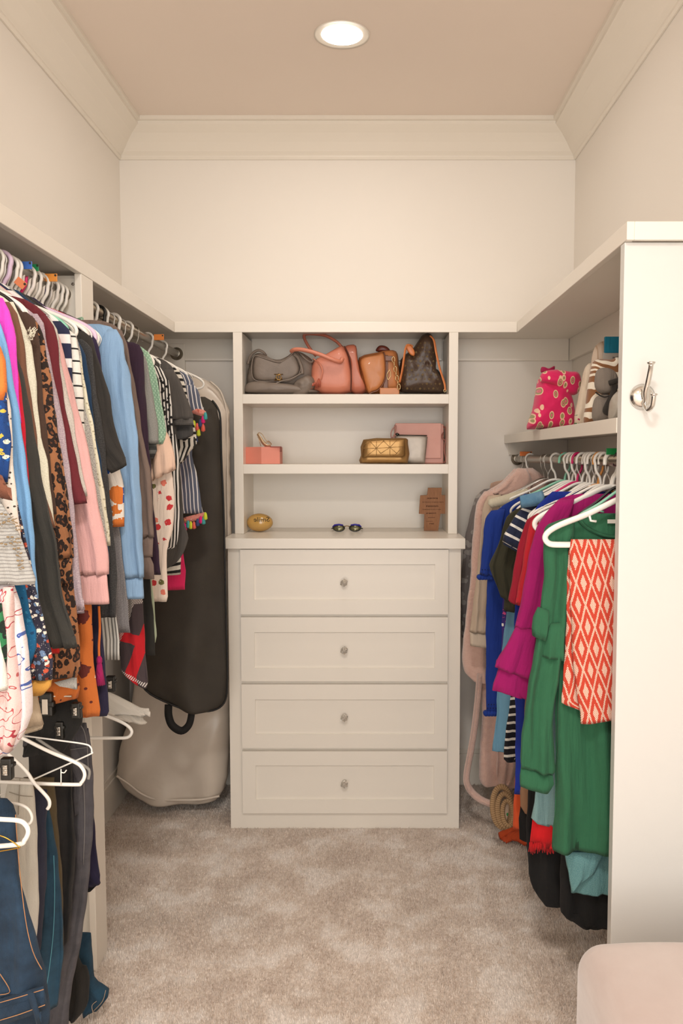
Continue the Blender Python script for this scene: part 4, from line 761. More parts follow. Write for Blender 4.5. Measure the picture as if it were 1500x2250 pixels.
quadpiece(g, 'skirt_folds', 2.108, GR, [(1225, 1440, 1370, 1440), (1222, 1600, 1368, 1600), (1222, 1750, 1366, 1750), (1216, 1840, 1364, 1840), (1214, 1866, 1362, 1872)], th=.018, A=.012, k=62, n=70)
quadpiece(g, 'sleeve', 2.092, GR, [(1236, 1140, 1262, 1136), (1204, 1152, 1262, 1150), (1195, 1166, 1258, 1190), (1193, 1200, 1256, 1230), (1193, 1264, 1252, 1280), (1186, 1330, 1245, 1340), (1176, 1400, 1240, 1400), (1165, 1470, 1228, 1470), (1153, 1553, 1215, 1560), (1145, 1610, 1217, 1640), (1142, 1660, 1220, 1690), (1144, 1685, 1215, 1700)], th=.018, A=.008, k=110, n=50)
quadpiece(g, 'cuff', 2.090, GR, [(1142, 1683, 1216, 1704), (1142, 1705, 1216, 1722), (1143, 1726, 1203, 1743)], th=.015, A=.003)
quadpiece(g, 'ruffle', 2.072, GR, [(1181, 1333, 1206, 1342), (1172, 1356, 1204, 1370), (1168, 1378, 1202, 1392), (1168, 1396, 1199, 1408)], th=.014, A=.004)
quadpiece(g, 'ruffle', 2.078, GR, [(1208, 1370, 1240, 1368), (1198, 1395, 1240, 1395), (1192, 1425, 1239, 1425), (1190, 1442, 1238, 1450)], th=.015, A=.006, k=180)
q = P(1300, 1150, 2.095); MB().tube(smooth_path([P(x, y, 2.098) for x, y in ((1268, 1136), (1290, 1160), (1330, 1178), (1370, 1180))], 5), .0045, 8).build('neckline', GR, g)
MB().box(P(1338, 1138, 2.094)+Vector((-.004, 0, -.004)), P(1352, 1150, 2.094)+Vector((.006, .002, 0))).build('care_label', c('plain', 'e8e2d6'), g)
TL = c('heather', '5d8f92', '79a5a6')
g = garment('shirt', 'faded teal jersey shirt below the emerald hem', 'shirt', R_, 2.150, TL, hk=None, sleeve=None, A=.006, th=.012, bo=[(1240, 1400), (1236, 1800), (1240, 1880), (1247, 1915), (1254, 1960), (1258, 1963)])
quadpiece(g, 'knotted_fold', 2.132, TL, [(1238, 1872, 1330, 1872), (1246, 1905, 1312, 1900), (1251, 1930, 1300, 1920), (1254, 1958, 1262, 1950)], th=.012, A=.006, k=180)
BKN = c('plain', '0f0d0c', '090808')
g = garment('gown', 'black gown with ragged hem, nearly touching the carpet at right', 'dress', R_, 2.185, BKN, hk=('tube', 'black'), sleeve=None, A=.009, th=.015, k=60, bo=[(1290, 1140), (1250, 1160), (1236, 1500), (1231, 1800), (1230, 1960), (1230, 2002), (1254, 2024), (1262, 2030)])
quadpiece(g, 'hem_fringe', 2.18, BKN, [(1240, 2010, 1362, 2010), (1256, 2024, 1362, 2026), (1279, 2039, 1362, 2036)], th=.012, A=.006)
g = garment('dress', 'magenta dress with tiered bell sleeves at right', 'dress', R_, 2.235, c('plain', 'a80a68', '8f0658'), sleeve=None, hk=('wide', 'white'), hlab='white hanger showing at the neck of the magenta dress', A=.004,
    bo=[(1272, 1085), (1250, 1088), (1226, 1096), (1206, 1118), (1196, 1150), (1190, 1350), (1180, 1480), (1170, 1530)])
MG = c('plain', 'a80a68', '8f0658')
quadpiece(g, 'sleeve', 2.218, MG, [(1226, 1098, 1262, 1096), (1196, 1130, 1250, 1140), (1180, 1158, 1240, 1180), (1165, 1210, 1228, 1220), (1154, 1264, 1220, 1270), (1143, 1335, 1205, 1340), (1130, 1381, 1190, 1386)], th=.014, A=.004, k=150)
quadpiece(g, 'bell_tier', 2.210, MG, [(1131, 1378, 1180, 1384), (1112, 1418, 1175, 1425), (1094, 1450, 1172, 1470), (1087, 1466, 1166, 1492)], th=.017, A=.007, k=130)
quadpiece(g, 'bell_tier', 2.222, MG, [(1100, 1450, 1178, 1460), (1090, 1485, 1176, 1500), (1081, 1515, 1174, 1530), (1110, 1522, 1170, 1540)], th=.018, A=.008, k=120)
RD = c('plain', 'b5152f', '9d0f28')
g = garment('dress', 'crimson dress with elbow sleeve behind the magenta one', 'dress', R_, 2.320, RD, sleeve=None, hk=('tube', 'white'), bo=[(1240, 1110), (1215, 1118), (1190, 1128), (1175, 1150), (1166, 1300), (1160, 1400)])
quadpiece(g, 'sleeve', 2.305, c('plain', 'c81c2c', 'b01426'), [(1186, 1128, 1220, 1130), (1166, 1145, 1214, 1160), (1156, 1190, 1200, 1200), (1148, 1240, 1190, 1250), (1138, 1290, 1178, 1300), (1133, 1328, 1172, 1335)], th=.013, A=.004)
g = garment('top', 'deep red top with slit sleeve beside the navy striped tee', 'top', R_, 2.375, c('plain', 'a0102c', '880c24'), sleeve=None, hk=('tube', 'orange'), hlab='orange plastic hanger hook in the middle of the right rod', bo=[(1230, 1112), (1200, 1120), (1180, 1140), (1172, 1200), (1168, 1300)])
quadpiece(g, 'sleeve', 2.362, c('plain', 'a0102c', '880c24'), [(1180, 1128, 1210, 1130), (1158, 1142, 1200, 1150), (1146, 1170, 1190, 1180), (1136, 1210, 1180, 1215), (1127, 1264, 1170, 1270), (1116, 1318, 1158, 1330), (1120, 1324, 1152, 1333)], th=.012, A=.005)
garment('dress', 'royal blue long dress hanging between the striped and tan pieces', 'dress', R_, 2.430, c('plain', '14309a', '102a86'), sleeve=None, hk=('tube', 'white'), bo=[(1210, 1080), (1180, 1110), (1150, 1180), (1130, 1330), (1130, 1420), (1132, 1553), (1132, 1680), (1129, 1744)])
garment('skirt', 'tan knit skirt with curved hem below the emerald cuff', 'skirt', R_, 2.400, c('plain', '9c7456', '8b664a'), sleeve=None, hk=None, A=.004, th=.010, bo=[(1160, 1450), (1152, 1540), (1148, 1700), (1142, 1740), (1143, 1772), (1152, 1786), (1166, 1792)])
garment('skirt', 'black ribbed skirt falling under the tan skirt', 'skirt', R_, 2.410, BKN, sleeve=None, hk=None, A=.005, bo=[(1150, 1600), (1144, 1770), (1141, 1800), (1141, 1845), (1150, 1850)])
garment('dress', 'second black dress with rounded hem left of the ragged gown', 'dress', R_, 2.250, BKN, hk=('tube', 'white'), sleeve=None, A=.008, th=.012, bo=[(1220, 1120), (1190, 1200), (1165, 1600), (1157, 1800), (1157, 1862), (1161, 1918), (1170, 1951), (1184, 1974), (1196, 1986), (1210, 1992)])
g = garment('skirt', 'bright red skirt with frayed hem beneath the faded blue shirt', 'skirt', R_, 2.205, c('plain', 'd81018', 'c00c14'), hk=None, sleeve=None, A=.005, bo=[(1190, 1600), (1178, 1760), (1170, 1800), (1165, 1835), (1162, 1862)])
m = MB(); random.seed(8)
for i in range(60):
    q = P(1163+i*.95, 1858+random.random()*5, 2.2+random.uniform(-.006, .006)); m.tube([q+Vector((0, 0, .01)), q, q+Vector((random.uniform(-.003, .003), 0, -random.uniform(.006, .02)))], .0013, 4)
m.build('frayed_hem', c('plain', 'd81018'), g)['kind'] = 'stuff'
g = garment('shirt', 'pale blue denim shirt hem below the emerald cuff', 'shirt', R_, 2.195, c('heather', '7fa3a6', '8fb2b2'), hk=None, sleeve=None, A=.006, th=.010, bo=[(1190, 1500), (1177, 1700), (1172, 1760), (1167, 1797), (1180, 1808), (1200, 1817)])
g = garment('tee', 'navy tee with white double stripes at right', 'tee', R_, 2.500, c('hstripe', '1e2742', 'ece8e0', p=.03, duty=.74), sleeve=None, hk=('tube', 'white'), bo=[(1215, 1085), (1190, 1090), (1165, 1105), (1150, 1120), (1146, 1240), (1140, 1330)])
quadpiece(g, 'sleeve', 2.488, c('hstripe', '1e2742', 'ece8e0', p=.03, duty=.74), [(1156, 1108, 1180, 1106), (1140, 1122, 1170, 1135), (1124, 1145, 1158, 1165), (1108, 1175, 1146, 1195), (1104, 1190, 1142, 1212)], th=.013, A=.004); quadpiece(g, 'sleeve_hem', 2.487, c('plain', '1e2742'), [(1105, 1186, 1143, 1206), (1104, 1196, 1142, 1216)], th=.014, A=.002)
garment('dress', 'black and white striped dress hem under the magenta tiers', 'dress', R_, 2.555, c('hstripe', 'e9e2d6', '15121a', p=.026, duty=.3), sleeve=None, hk=('tube', 'white'), A=.005, bo=[(1170, 1150), (1150, 1300), (1126, 1500), (1119, 1545), (1111, 1604), (1105, 1667), (1112, 1674)])
g = garment('cardigan', 'dark olive cardigan with draped open front at right', 'cardigan', R_, 2.615, c('plain', '393624', '2d2b1c'), sleeve=None, hk=('tube', 'pink'), hlab='hot pink hanger hook near the back of the right rod', A=.004, bo=[(1190, 1090), (1160, 1100), (1134, 1120), (1124, 1150), (1112, 1300), (1107, 1343)])
quadpiece(g, 'draped_front', 2.600, c('plain', '393624', '2d2b1c'), [(1134, 1118, 1156, 1120), (1113, 1136, 1150, 1160), (1101, 1175, 1142, 1190), (1086, 1213, 1136, 1230), (1074, 1241, 1132, 1250), (1086, 1275, 1130, 1285), (1100, 1312, 1128, 1325)], th=.013, A=.006); quadpiece(g, 'hem', 2.604, c('plain', '393624', '2d2b1c'), [(1110, 1290, 1135, 1290), (1106, 1340, 1130, 1346)], th=.012)
garment('dress', 'light sky blue dress behind the magenta tiers', 'dress', R_, 2.680, c('plain', '6f9fba', '5f90ac'), sleeve=None, hk=('tube', 'white'), A=.006, bo=[(1170, 1100), (1140, 1150), (1118, 1300), (1106, 1400), (1092, 1523), (1090, 1579), (1081, 1650), (1090, 1652)])
garment('top', 'purple flowered top sliver beside the blue scalloped dress', 'top', R_, 2.725, c('floral', '3a2a7c', 'd8e04a', 'e85a9a', 'f0ece0', '3a2a7c', p=.02, duty=.4), sleeve=None, hk=('wire', 'wire'), bo=[(1160, 1100), (1130, 1150), (1106, 1300), (1101, 1420), (1101, 1428)])
BL = c('plain', '0e3590', '0b2a78')
g = garment('dress', 'cobalt blue dress with scalloped laser cut edges', 'dress', R_, 2.780, BL, sleeve=None, hk=('tube', 'mint'), hlab='mint hanger of the cobalt scalloped dress', A=.004, bo=[(1150, 1085), (1120, 1100), (1092, 1120), (1074, 1150), (1070, 1280), (1067, 1340), (1067, 1450), (1067, 1566)])
quadpiece(g, 'sleeve', 2.765, BL, [(1078, 1122, 1110, 1118), (1066, 1140, 1104, 1150), (1062, 1180, 1100, 1200), (1058, 1215, 1096, 1230), (1054, 1262, 1084, 1268)], th=.012, A=.004)
for i in range(5):
    for yy, x0 in ((1268, 1053), (1567, 1067)):
        q = P(x0+i*6.4, yy, 2.765 if yy < 1400 else 2.778); MB().rev([(.0005, -.010), (.009, -.009), (.009, .009), (.0005, .010)], q, 'Y', 12).build('scallop', BL, g)
m = MB()
for i in range(4):
    for yy, x0, Yq in ((1262, 1056, 2.752), (1252, 1059, 2.752), (1556, 1071, 2.764), (1548, 1073, 2.764)):
        q = P(x0+i*6, yy, Yq); m.rev([(.0005, -.001), (.0022, -.001), (.0022, .001), (.0005, .001)], q, 'Y', 8)
m.build('cutouts', c('plain', '081c4c'), g)['kind'] = 'stuff'
# jeans shorts folded over a hanger, robe, lace, cream
t = thing('jeans', 'light blue jeans folded over a hanger in the right closet', 'jeans', P(1165, 1115, 2.44)); quadpiece(t, 'folded_legs', 2.455, c('denim', '4f7d9c', '86a9bf'), [(1141, 1090, 1192, 1078), (1142, 1102, 1196, 1090), (1144, 1116, 1196, 1108)], th=.014, A=.003)
t = thing('trousers', 'ivory trousers folded over a hanger at the back of the right rod', 'trousers', P(1100, 1115, 3.0)); quadpiece(t, 'folded_legs', 2.96, c('plain', 'd5cbb4', 'c8bda4'), [(1072, 1098, 1160, 1072), (1070, 1108, 1160, 1084), (1078, 1116, 1160, 1100)], th=.016, A=.003)
RB = NT('fleece', .95, 0, .7); v = RB.uv(); RB.col(RB.mix(RB.noise(v, 60, 4), 'd3a594', 'e8c5b6')); RB.bump(RB.noise(v, 160, 4, .7), .9, .006)
def flz(t, nm, Y, rows, **kw): return quadpiece(t, nm, Y, RB.m, rows, **kw)
t = thing('bathrobe', 'fluffy pale pink bathrobe with dangling belt at the back of the right rod', 'bathrobe', P(1080, 1770, 3.30))
flz(t, 'body', 3.30, [(1128, 1030, 1170, 1028), (1100, 1060, 1200, 1050), (1064, 1085, 1210, 1085), (1048, 1150, 1210, 1150), (1042, 1300, 1200, 1300), (1046, 1450, 1190, 1450), (1058, 1560, 1170, 1560), (1054, 1640, 1150, 1640), (1051, 1705, 1150, 1700), (1060, 1722, 1140, 1718), (1086, 1722, 1130, 1722)], th=.045, A=.012, k=50, n=60)
flz(t, 'sleeve', 3.24, [(1062, 1080, 1090, 1076), (1046, 1110, 1086, 1120), (1038, 1180, 1080, 1190), (1032, 1280, 1074, 1280), (1022, 1360, 1072, 1360), (1015, 1450, 1070, 1450), (1022, 1478, 1070, 1490), (1040, 1496, 1068, 1498)], th=.035, A=.010, k=60)
flz(t, 'hood', 3.23, [(1136, 1028, 1158, 1030), (1118, 1048, 1168, 1058), (1098, 1066, 1160, 1080), (1080, 1084, 1130, 1092)], th=.03, A=.008)
flz(t, 'second_sleeve', 3.26, [(1092, 1500, 1130, 1500), (1092, 1600, 1134, 1600), (1090, 1680, 1138, 1670), (1092, 1712, 1130, 1705), (1098, 1726, 1118, 1722)], th=.03, A=.010)
bp = smooth_path([P(x, y, Y) for x, y, Y in ((1054, 1480, 3.20), (1049, 1540, 3.20), (1042, 1600, 3.19), (1034, 1650, 3.18), (1025, 1700, 3.17), (1026, 1722, 3.16), (1036, 1740, 3.16), (1056, 1757, 3.14), (1086, 1769, 3.10))], 6)
MB().tube(bp, .0165, 10, flat=.6).build('belt', RB.m, t)
g = garment('cardigan', 'oatmeal ribbed cardigan sleeve in front of the pink bathrobe', 'cardigan', R_, 3.05, c('plain', 'cdb8a2', 'c2ac96'), sleeve=None, body=False, hk=('wire', 'wire'))
quadpiece(g, 'sleeve', 3.05, c('plain', 'cdb8a2', 'c2ac96'), [(1072, 1090, 1100, 1086), (1060, 1120, 1100, 1130), (1048, 1250, 1095, 1250), (1038, 1340, 1090, 1340), (1031, 1388, 1085, 1390)], th=.02, A=.006); quadpiece(g, 'cuff', 3.05, c('plain', 'd8c6b2', 'cbb7a2'), [(1032, 1388, 1082, 1391), (1033, 1418, 1080, 1424)], th=.017, A=.003)
quadpiece(garment('shawl', 'grey lace shawl hanging at the very back right', 'shawl', R_, 3.50, c('dots', '8d8480', 'b8b0aa', p=.03, duty=.4), sleeve=None, body=False, hk=('wire', 'white'), hlab='thin white hanger hook at the end of the right rod'), 'lace_panel', 3.50, c('dots', '8d8480', 'b4aca6', p=.03, duty=.4), [(1062, 1075, 1110, 1070), (1046, 1090, 1110, 1090), (1030, 1140, 1100, 1140), (1018, 1200, 1090, 1200), (1013, 1300, 1080, 1300), (1014, 1400, 1076, 1410)], th=.014, A=.006)
garment('blouse', 'peach blouse corner by the wall above the robe', 'blouse', R_, 3.60, c('plain', 'dcb6a0', 'd0a892'), sleeve=None, body=True, hk=('tube', 'white'), bo=[(1130, 1040), (1100, 1056), (1078, 1062), (1074, 1100), (1078, 1300)])
# loose belt / bags and scarf on the floor
SC = c('plain', 'e0592a', 'c84a20')
t = thing('scarf', 'bright orange scarf trailing onto the carpet at right', 'scarf', (P(1140, 1750, 2.5).x, 2.5, 0))
quadpiece(t, 'hanging_end', 2.52, SC, [(1131, 1700, 1175, 1700), (1129, 1748, 1175, 1748), (1128, 1800, 1175, 1800), (1127, 1822, 1175, 1824)], th=.010, A=.004)
fz = lambda x, y, z=.02: onZ(x, y, z)
MB().tube([fz(1097, 1836), fz(1108, 1834), fz(1122, 1826, .03), fz(1136, 1822, .04), fz(1150, 1828, .03)], [.012, .018, .022, .028, .03], 12, flat=.7).tube([fz(1100, 1840, .012), fz(1112, 1846, .012), fz(1122, 1838, .02), fz(1140, 1836, .03), fz(1160, 1850, .02)], [.008, .014, .018, .024, .02], 12, flat=.6).build('crumpled_end', SC, t)
t = thing('cloth_bundle', 'green and cream patterned cloth bundle on the carpet by the robe belt', 'bundle', fz(1120, 1790, 0))
cc_ = fz(1124, 1812, .0); cc_.y -= .05; cc_.z = .058; pts = [cc_+Vector((.062*math.cos(a)*(1+.15*math.sin(3*a)), 0, .055*math.sin(a)+.01*math.cos(2*a))) for a in [i*.3142 for i in range(20)]]
MB().puff(pts, .06, 9, 2.2, .018, 2).build('folded_cloth', c('floral', '3a9a5c', 'e8d0b8', '3a9a5c', 'e6cdb6', p=.09, duty=.75), t)
t = thing('rope_belt', 'coiled beige rope lying on the green bundle by the right wall', 'rope', fz(1105, 1790, 0)); m = MB()
c1 = P(1101, 1768, 3.0)
for kk in range(3):
    rr_ = .05-kk*.011; ring = [c1+Vector((rr_*math.cos(a)*.7+.008*kk, -.02-kk*.016+.02*math.sin(a), rr_*1.35*math.sin(a)-.005*kk)) for a in [i*.2618 for i in range(24)]]; m.tube(ring, .011-.001*kk, 8, closed=True)
c1z = min(p[2] for p in m.v); m.v = [(x, y, z-c1z+.006) if False else (x, y, z) for x, y, z in m.v]; m.build('coil', c('hstripe', 'b8956e', '94744f', p=.007, duty=.6), t)
# hooks filling the right rod
for x, k_, cc in ((1165, 'tube', 'white'), (1196, 'wire', 'silver'), (1205, 'wire', 'silver'), (1222, 'tube', 'white'), (1252, 'tube', 'white'), (1268, 'tube', 'white'), (1278, 'wire', 'wire'), (1298, 'tube', 'white'), (1312, 'wire', 'silver'), (1322, 'tube', 'white'), (1343, 'wire', 'silver')):
    y = min(3.64, .65*FPX/(x-PCX)); hanger(k_, cc, RRX, y+.012, RRZ, 'white plastic hanger crowded on the right rod' if k_ == 'tube' else 'thin wire hanger crowded on the right rod', 'white hangers on the right rod' if k_ == 'tube' else 'wire hangers on the right rod', rz=math.pi+random.uniform(-.25, .25)).scale = (.9, 1, 1)
for q_, Yt in (((1155, 997), 3.42),): size_tag(*q_, Yt, .05, .018, 'd9742a', 'orange plastic size tag at the far end of the right rod')
size_tag(1244, 1000, 2.78, .036, .018, 'd02018', 'red plastic size tag in the middle of the right rod'); size_tag(1347, 992, 2.22, .038, .017, '178a44', 'green plastic size tag by the end panel on the right rod')
# ------------------------------------------------------------------ side shelf bags
def shz(x, y, Y): q = P(x, y, Y); return Vector((q.x, Y, q.z))
def outline(pts, Y, n=4): return smooth_path([P(x, y, Y) for x, y in pts], n, True)
PK = NT('paisley_cloth', .85, 0, .2); v = PK.uv(); mp_ = PK.n('ShaderNodeMapping'); mp_.inputs['Scale'].default_value = (1, .62, 1); mp_.inputs['Rotation'].default_value = (0, 0, .35); PK.l(v, mp_.inputs[0])
vo = PK.voro(mp_.outputs[0], 44); d_ = vo.outputs['Distance']
PK.col(PK.ramp(d_, [(0, '8f8750'), (.10, 'e06a80'), (.18, '9a9058'), (.30, 'eec0a2'), (.40, 'd8185c')], True)); PK.bump(PK.noise(v, 60, 3), .3, .004)
zS = zr1
t = thing('drawstring_bag', 'pink paisley cloth bag slumped on the right side shelf', 'bag', (P(1210, 940, 3.0).x, 2.98, zS)); Yb = 2.98
k = zS-P(1156, 947, Yb).z
def po(pts, Y, dz=0): return [p+Vector((0, 0, dz)) for p in smooth_path([P(x, y, Y) for x, y in pts], 4, True)]
dzb = zS-P(1200, 950, Yb).z
MB().puff([Vector((p.x, p.y, max(p.z, zS+.002))) for p in po([(1157, 948), (1170, 900), (1180, 845), (1186, 832), (1215, 838), (1240, 840), (1256, 880), (1262, 935), (1240, 955), (1200, 958)], Yb)], .085, 9, 2.6, .012, 1).build('bag_body', PK.m, t)
MB().puff(po([(1186, 838), (1192, 818), (1220, 812), (1250, 816), (1272, 820), (1276, 850), (1262, 868), (1235, 862), (1210, 846)], 2.93), .04, 7, 2.2, .012, 5).build('gathered_top', PK.m, t)
MB().puff(po([(1188, 818), (1190, 806), (1204, 810), (1218, 804), (1216, 816), (1202, 820)], 2.95), .02, 5, 2.2, .006, 6).build('bow', c('plain', 'b01a50', '8c1240'), t)
FB = c('floral', 'e8d6c0', 'd8722e', 'e8d6c0', '3f8a4a', 'b8285a', 'e8d6c0', '5a7480', p=.035, duty=.45)
BRW = NT('brown_scroll_cloth', .8, 0, .2); v = BRW.uv(); w_ = BRW.n('ShaderNodeTexWave', wave_type='RINGS'); w_.inputs['Scale'].default_value = 9; w_.inputs['Distortion'].default_value = 14; w_.inputs['Detail'].default_value = .5; w_.inputs['Detail Scale'].default_value = 1.6; BRW.l(v, w_.inputs['Vector']); BRW.col(BRW.ramp(w_.outputs['Fac'], [(0, '8a5a34'), (.6, 'efe4d2')], True))
def bag(name, label, Y, pts, mat, th, seed, cat='bag', w_=.008):
    t = thing(name, label, cat, (P(pts[0][0], pts[0][1], Y).x, Y, zS)); pp = [Vector((p.x, p.y, max(p.z, zS+.002))) for p in po(pts, Y)]
    MB().puff(pp, th, 8, 3.2, w_, seed).build('bag_body', mat, t); return t
t = bag('tote_bag', 'folded tote with orange and green leaf print standing on the side shelf', 2.78, [(1262, 930), (1270, 880), (1280, 830), (1286, 806), (1300, 800), (1302, 850), (1296, 920), (1284, 938)], FB, .03, 3)
t = bag('tote_bag', 'pale striped tote standing upright behind the leaf print one', 2.68, [(1288, 925), (1292, 860), (1300, 790), (1308, 760), (1330, 752), (1334, 800), (1330, 900), (1322, 930)], c('vstripe', 'dcc6b2', 'c4a78e', p=.02, duty=.8), .03, 4)
t = bag('tote_bag', 'brown tote with cream scroll pattern on the side shelf', 2.52, [(1282, 935), (1288, 880), (1296, 820), (1306, 792), (1340, 790), (1362, 792), (1362, 880), (1330, 925), (1300, 937)], BRW.m, .035, 5)
t = thing('pouch', 'pair of grey satin pouches with a dark strap on the side shelf', 'pouch', (P(1335, 880, 2.40).x, 2.40, zS)); GY = c('plain', '857a70', '978b80')
MB().puff(po([(1306, 850), (1310, 815), (1332, 808), (1352, 818), (1358, 845), (1345, 862), (1322, 866)], 2.40), .028, 7, 2.4, .004, 3).build('upper_pouch', GY, t)
MB().puff([Vector((p.x, p.y, max(p.z, zS+.002))) for p in po([(1300, 915), (1304, 880), (1318, 868), (1340, 868), (1352, 890), (1345, 918), (1325, 926), (1306, 926)], 2.40)], .03, 7, 2.4, .004, 4).build('lower_pouch', GY, t)
MB().tube(smooth_path([P(x, y, 2.362) for x, y in ((1352, 845), (1345, 868), (1335, 888), (1330, 902), (1338, 908))], 5), [.006]*21, 8, flat=1.6).tube(smooth_path([P(x, y, 2.365) for x, y in ((1308, 862), (1325, 872), (1340, 868), (1358, 850))], 5), .0022, 6).tube([P(1338, 842, 2.36), P(1362, 834, 2.36)], .0075, 8).build('strap', c('plain', '322d28'), t)
t = thing('package', 'teal and grey card package at the top of the bags by the end panel', 'package', (P(1342, 790, 2.58).x, 2.58, zS)); qa = lambda x, y: P(x, y, 2.58)
MB().box(qa(1327, 776)+Vector((0, -.006, 0)), qa(1380, 740)+Vector((0, .006, 0)), .002).build('teal_top', c('plain', '0d7896', '0b6c88'), t)
MB().box(Vector((qa(1325, 780).x, 2.576, zS+.001)), qa(1380, 775)+Vector((0, .008, 0)), .002).build('grey_sleeve', c('plain', 'a9a29a', 'b8b0a8'), t)
m = MB()
for i in range(5): q = qa(1344+i*3, 785)+Vector((0, -.0095, 0)); m.box(q, q+Vector((.0022, .0008, -.004)))
m.build('printed_marks', c('plain', '4a4440'), t)['kind'] = 'stuff'
t = thing('cosmetic_bag', 'clear crinkled pouch by the end panel on the side shelf', 'pouch', (P(1350, 900, 2.25).x, 2.25, zS)); MB().puff([Vector((p.x, p.y, max(p.z, zS+.002))) for p in po([(1338, 925), (1340, 885), (1350, 865), (1370, 855), (1372, 905), (1352, 922)], 2.25)], .03, 7, 2.6, .008, 9).build('pouch_body', solid('crinkled_film', 'b9b0a4', .2, 0, .15, 60, .5, src='UV'), t)
# ------------------------------------------------------------------ cubby contents
YC = 3.50; z1, z2 = SH; GYL = NT('taupe_leather', .5); v = GYL.uv(src='Object'); GYL.col(GYL.mix(GYL.noise(v, 18, 4), '6f6258', '8c7f74')); GYL.bump(GYL.noise(v, 90, 4), .25, .003)
def leather(name, a, b, r=.42):
    m = NT(name, r, coat=.1); v = m.uv(src='Object'); m.col(m.mix(m.noise(v, 14, 4), a, b)); m.bump(m.noise(v, 140, 3), .15, .002); return m.m
def flo(p, z): return Vector((p.x, p.y, max(p.z, z)))
BR = solid('antique_brass', '9a7a4c', .3, 1, .05)
t = thing('handbag', 'slouchy taupe leather handbag with flap and clasp, top cubby left', 'handbag', (P(600, 860, YC).x, YC, z1))
MB().puff([flo(p, z1+.002) for p in po([(537, 862), (540, 845), (560, 838), (620, 842), (670, 850), (702, 862), (640, 868), (580, 867)], 3.475)], .06, 8, 2.6, .006, 1).build('slumped_base', GYL.m, t)
MB().puff([flo(p, z1+.004) for p in po([(548, 850), (546, 810), (556, 782), (572, 776), (596, 788), (616, 790), (634, 782), (650, 772), (672, 780), (690, 798), (692, 828), (680, 845), (620, 856)], 3.51)], .05, 9, 2.8, .005, 2).build('bag_body', GYL.m, t)
fl = po([(555, 828), (554, 800), (560, 782), (576, 786), (600, 794), (618, 796), (634, 786), (646, 776), (656, 790), (660, 812), (652, 828), (630, 838), (600, 838), (568, 838)], 3.458)
MB().puff(fl, .010, 6, 3.5, .001, 3).build('flap', GYL.m, t); MB().tube([p+Vector((0, -.009, 0)) for p in fl], .0022, 6, closed=True).build('flap_piping', GYL.m, t)
MB().puff([flo(p, z1-.02) for p in po([(640, 866), (646, 842), (658, 832), (676, 824), (690, 832), (692, 850), (676, 866), (658, 872)], 3.455)], .035, 7, 2.2, .010, 8).build('knotted_fold', GYL.m, t)
MB().tube(smooth_path([P(x, y, Y) for x, y, Y in ((544, 800, 3.5), (552, 780, 3.49), (566, 770, 3.48), (578, 774, 3.48), (584, 782, 3.49))], 5), .006, 8).tube(smooth_path([P(x, y, Y) for x, y, Y in ((646, 780, 3.455), (654, 786, 3.45), (662, 806, 3.45), (664, 822, 3.45))], 5), .007, 8).tube(smooth_path([P(x, y, Y) for x, y, Y in ((658, 776, 3.47), (672, 790, 3.45), (684, 796, 3.455), (688, 790, 3.47))], 5), .004, 8).tube(smooth_path([P(x, y, Y) for x, y, Y in ((662, 820, 3.445), (640, 832, 3.435), (616, 838, 3.435), (596, 848, 3.43))], 5), .003, 7).build('strap', GYL.m, t)
q = P(612, 829, 3.440); m = MB(); m.tube([q+Vector((.010*math.cos(a), 0, .010*math.sin(a))) for a in [i*.523 for i in range(12)]], .0022, 6, closed=True).tube([q+Vector((-.018, 0, .012)), q+Vector((.018, 0, .012))], .0018, 6).tube([q+Vector((-.018, 0, -.012)), q+Vector((.018, 0, -.012))], .0018, 6).tube([q+Vector((0, 0, -.016)), q+Vector((0, 0, .016))], .0022, 6).tube([q+Vector((-.016, 0, -.014)), q+Vector((-.006, 0, .012))], .0018, 6).tube([q+Vector((.016, 0, -.014)), q+Vector((.006, 0, .012))], .0018, 6); m.build('clasp', BR, t)
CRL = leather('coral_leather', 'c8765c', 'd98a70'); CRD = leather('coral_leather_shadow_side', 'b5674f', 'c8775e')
t = thing('tote_bag', 'coral pink structured leather tote with two round handles, top cubby', 'tote bag', (P(730, 862, YC).x, YC, z1))
MB().puff([flo(p, z1+.002) for p in smooth_path([P(x, y, 3.50) for x, y in ((690, 863), (682, 830), (688, 795), (716, 778), (744, 762), (754, 760), (764, 775), (770, 800), (772, 862))], 3, True)], .055, 8, 4.5, .002, 4).build('front_panel', CRL, t)
MB().puff([flo(p, z1+.002) for p in smooth_path([P(x, y, 3.515) for x, y in ((772, 863), (771, 805), (764, 775), (757, 763), (766, 758), (782, 760), (786, 790), (794, 830), (804, 862))], 3, True)], .060, 8, 5, .002, 5).build('side_gusset', CRD, t)
MB().tube([p+Vector((0, -.052, 0)) for p in smooth_path([P(x, y, 3.50) for x, y in ((757, 764), (766, 782), (771, 805), (772, 835), (771, 862))], 4)], .0025, 6).build('edge_paint', c('plain', '5c3024'), t)
MB().tube(smooth_path([P(x, y, Y) for x, y, Y in ((752, 787, 3.435), (748, 794, 3.43), (736, 792, 3.42), (700, 778, 3.415), (668, 769, 3.42), (648, 768, 3.43), (640, 772, 3.45))], 6), .0085, 12).build('handle', CRL, t)
MB().tube(smooth_path([P(x, y, Y) for x, y, Y in ((750, 762, 3.53), (738, 750, 3.535), (716, 738, 3.54), (690, 734, 3.545), (670, 735, 3.55), (669, 745, 3.55), (680, 765, 3.545), (694, 782, 3.54))], 6), .0062, 12).build('handle', CRD, t)
MB().tube(smooth_path([P(x, y, Y) for x, y, Y in ((688, 788, 3.45), (702, 800, 3.43), (708, 815, 3.42), (704, 834, 3.42))], 6), .0028, 8).build('cord', CRL, t)
m = MB(); q = P(700, 832, 3.42)
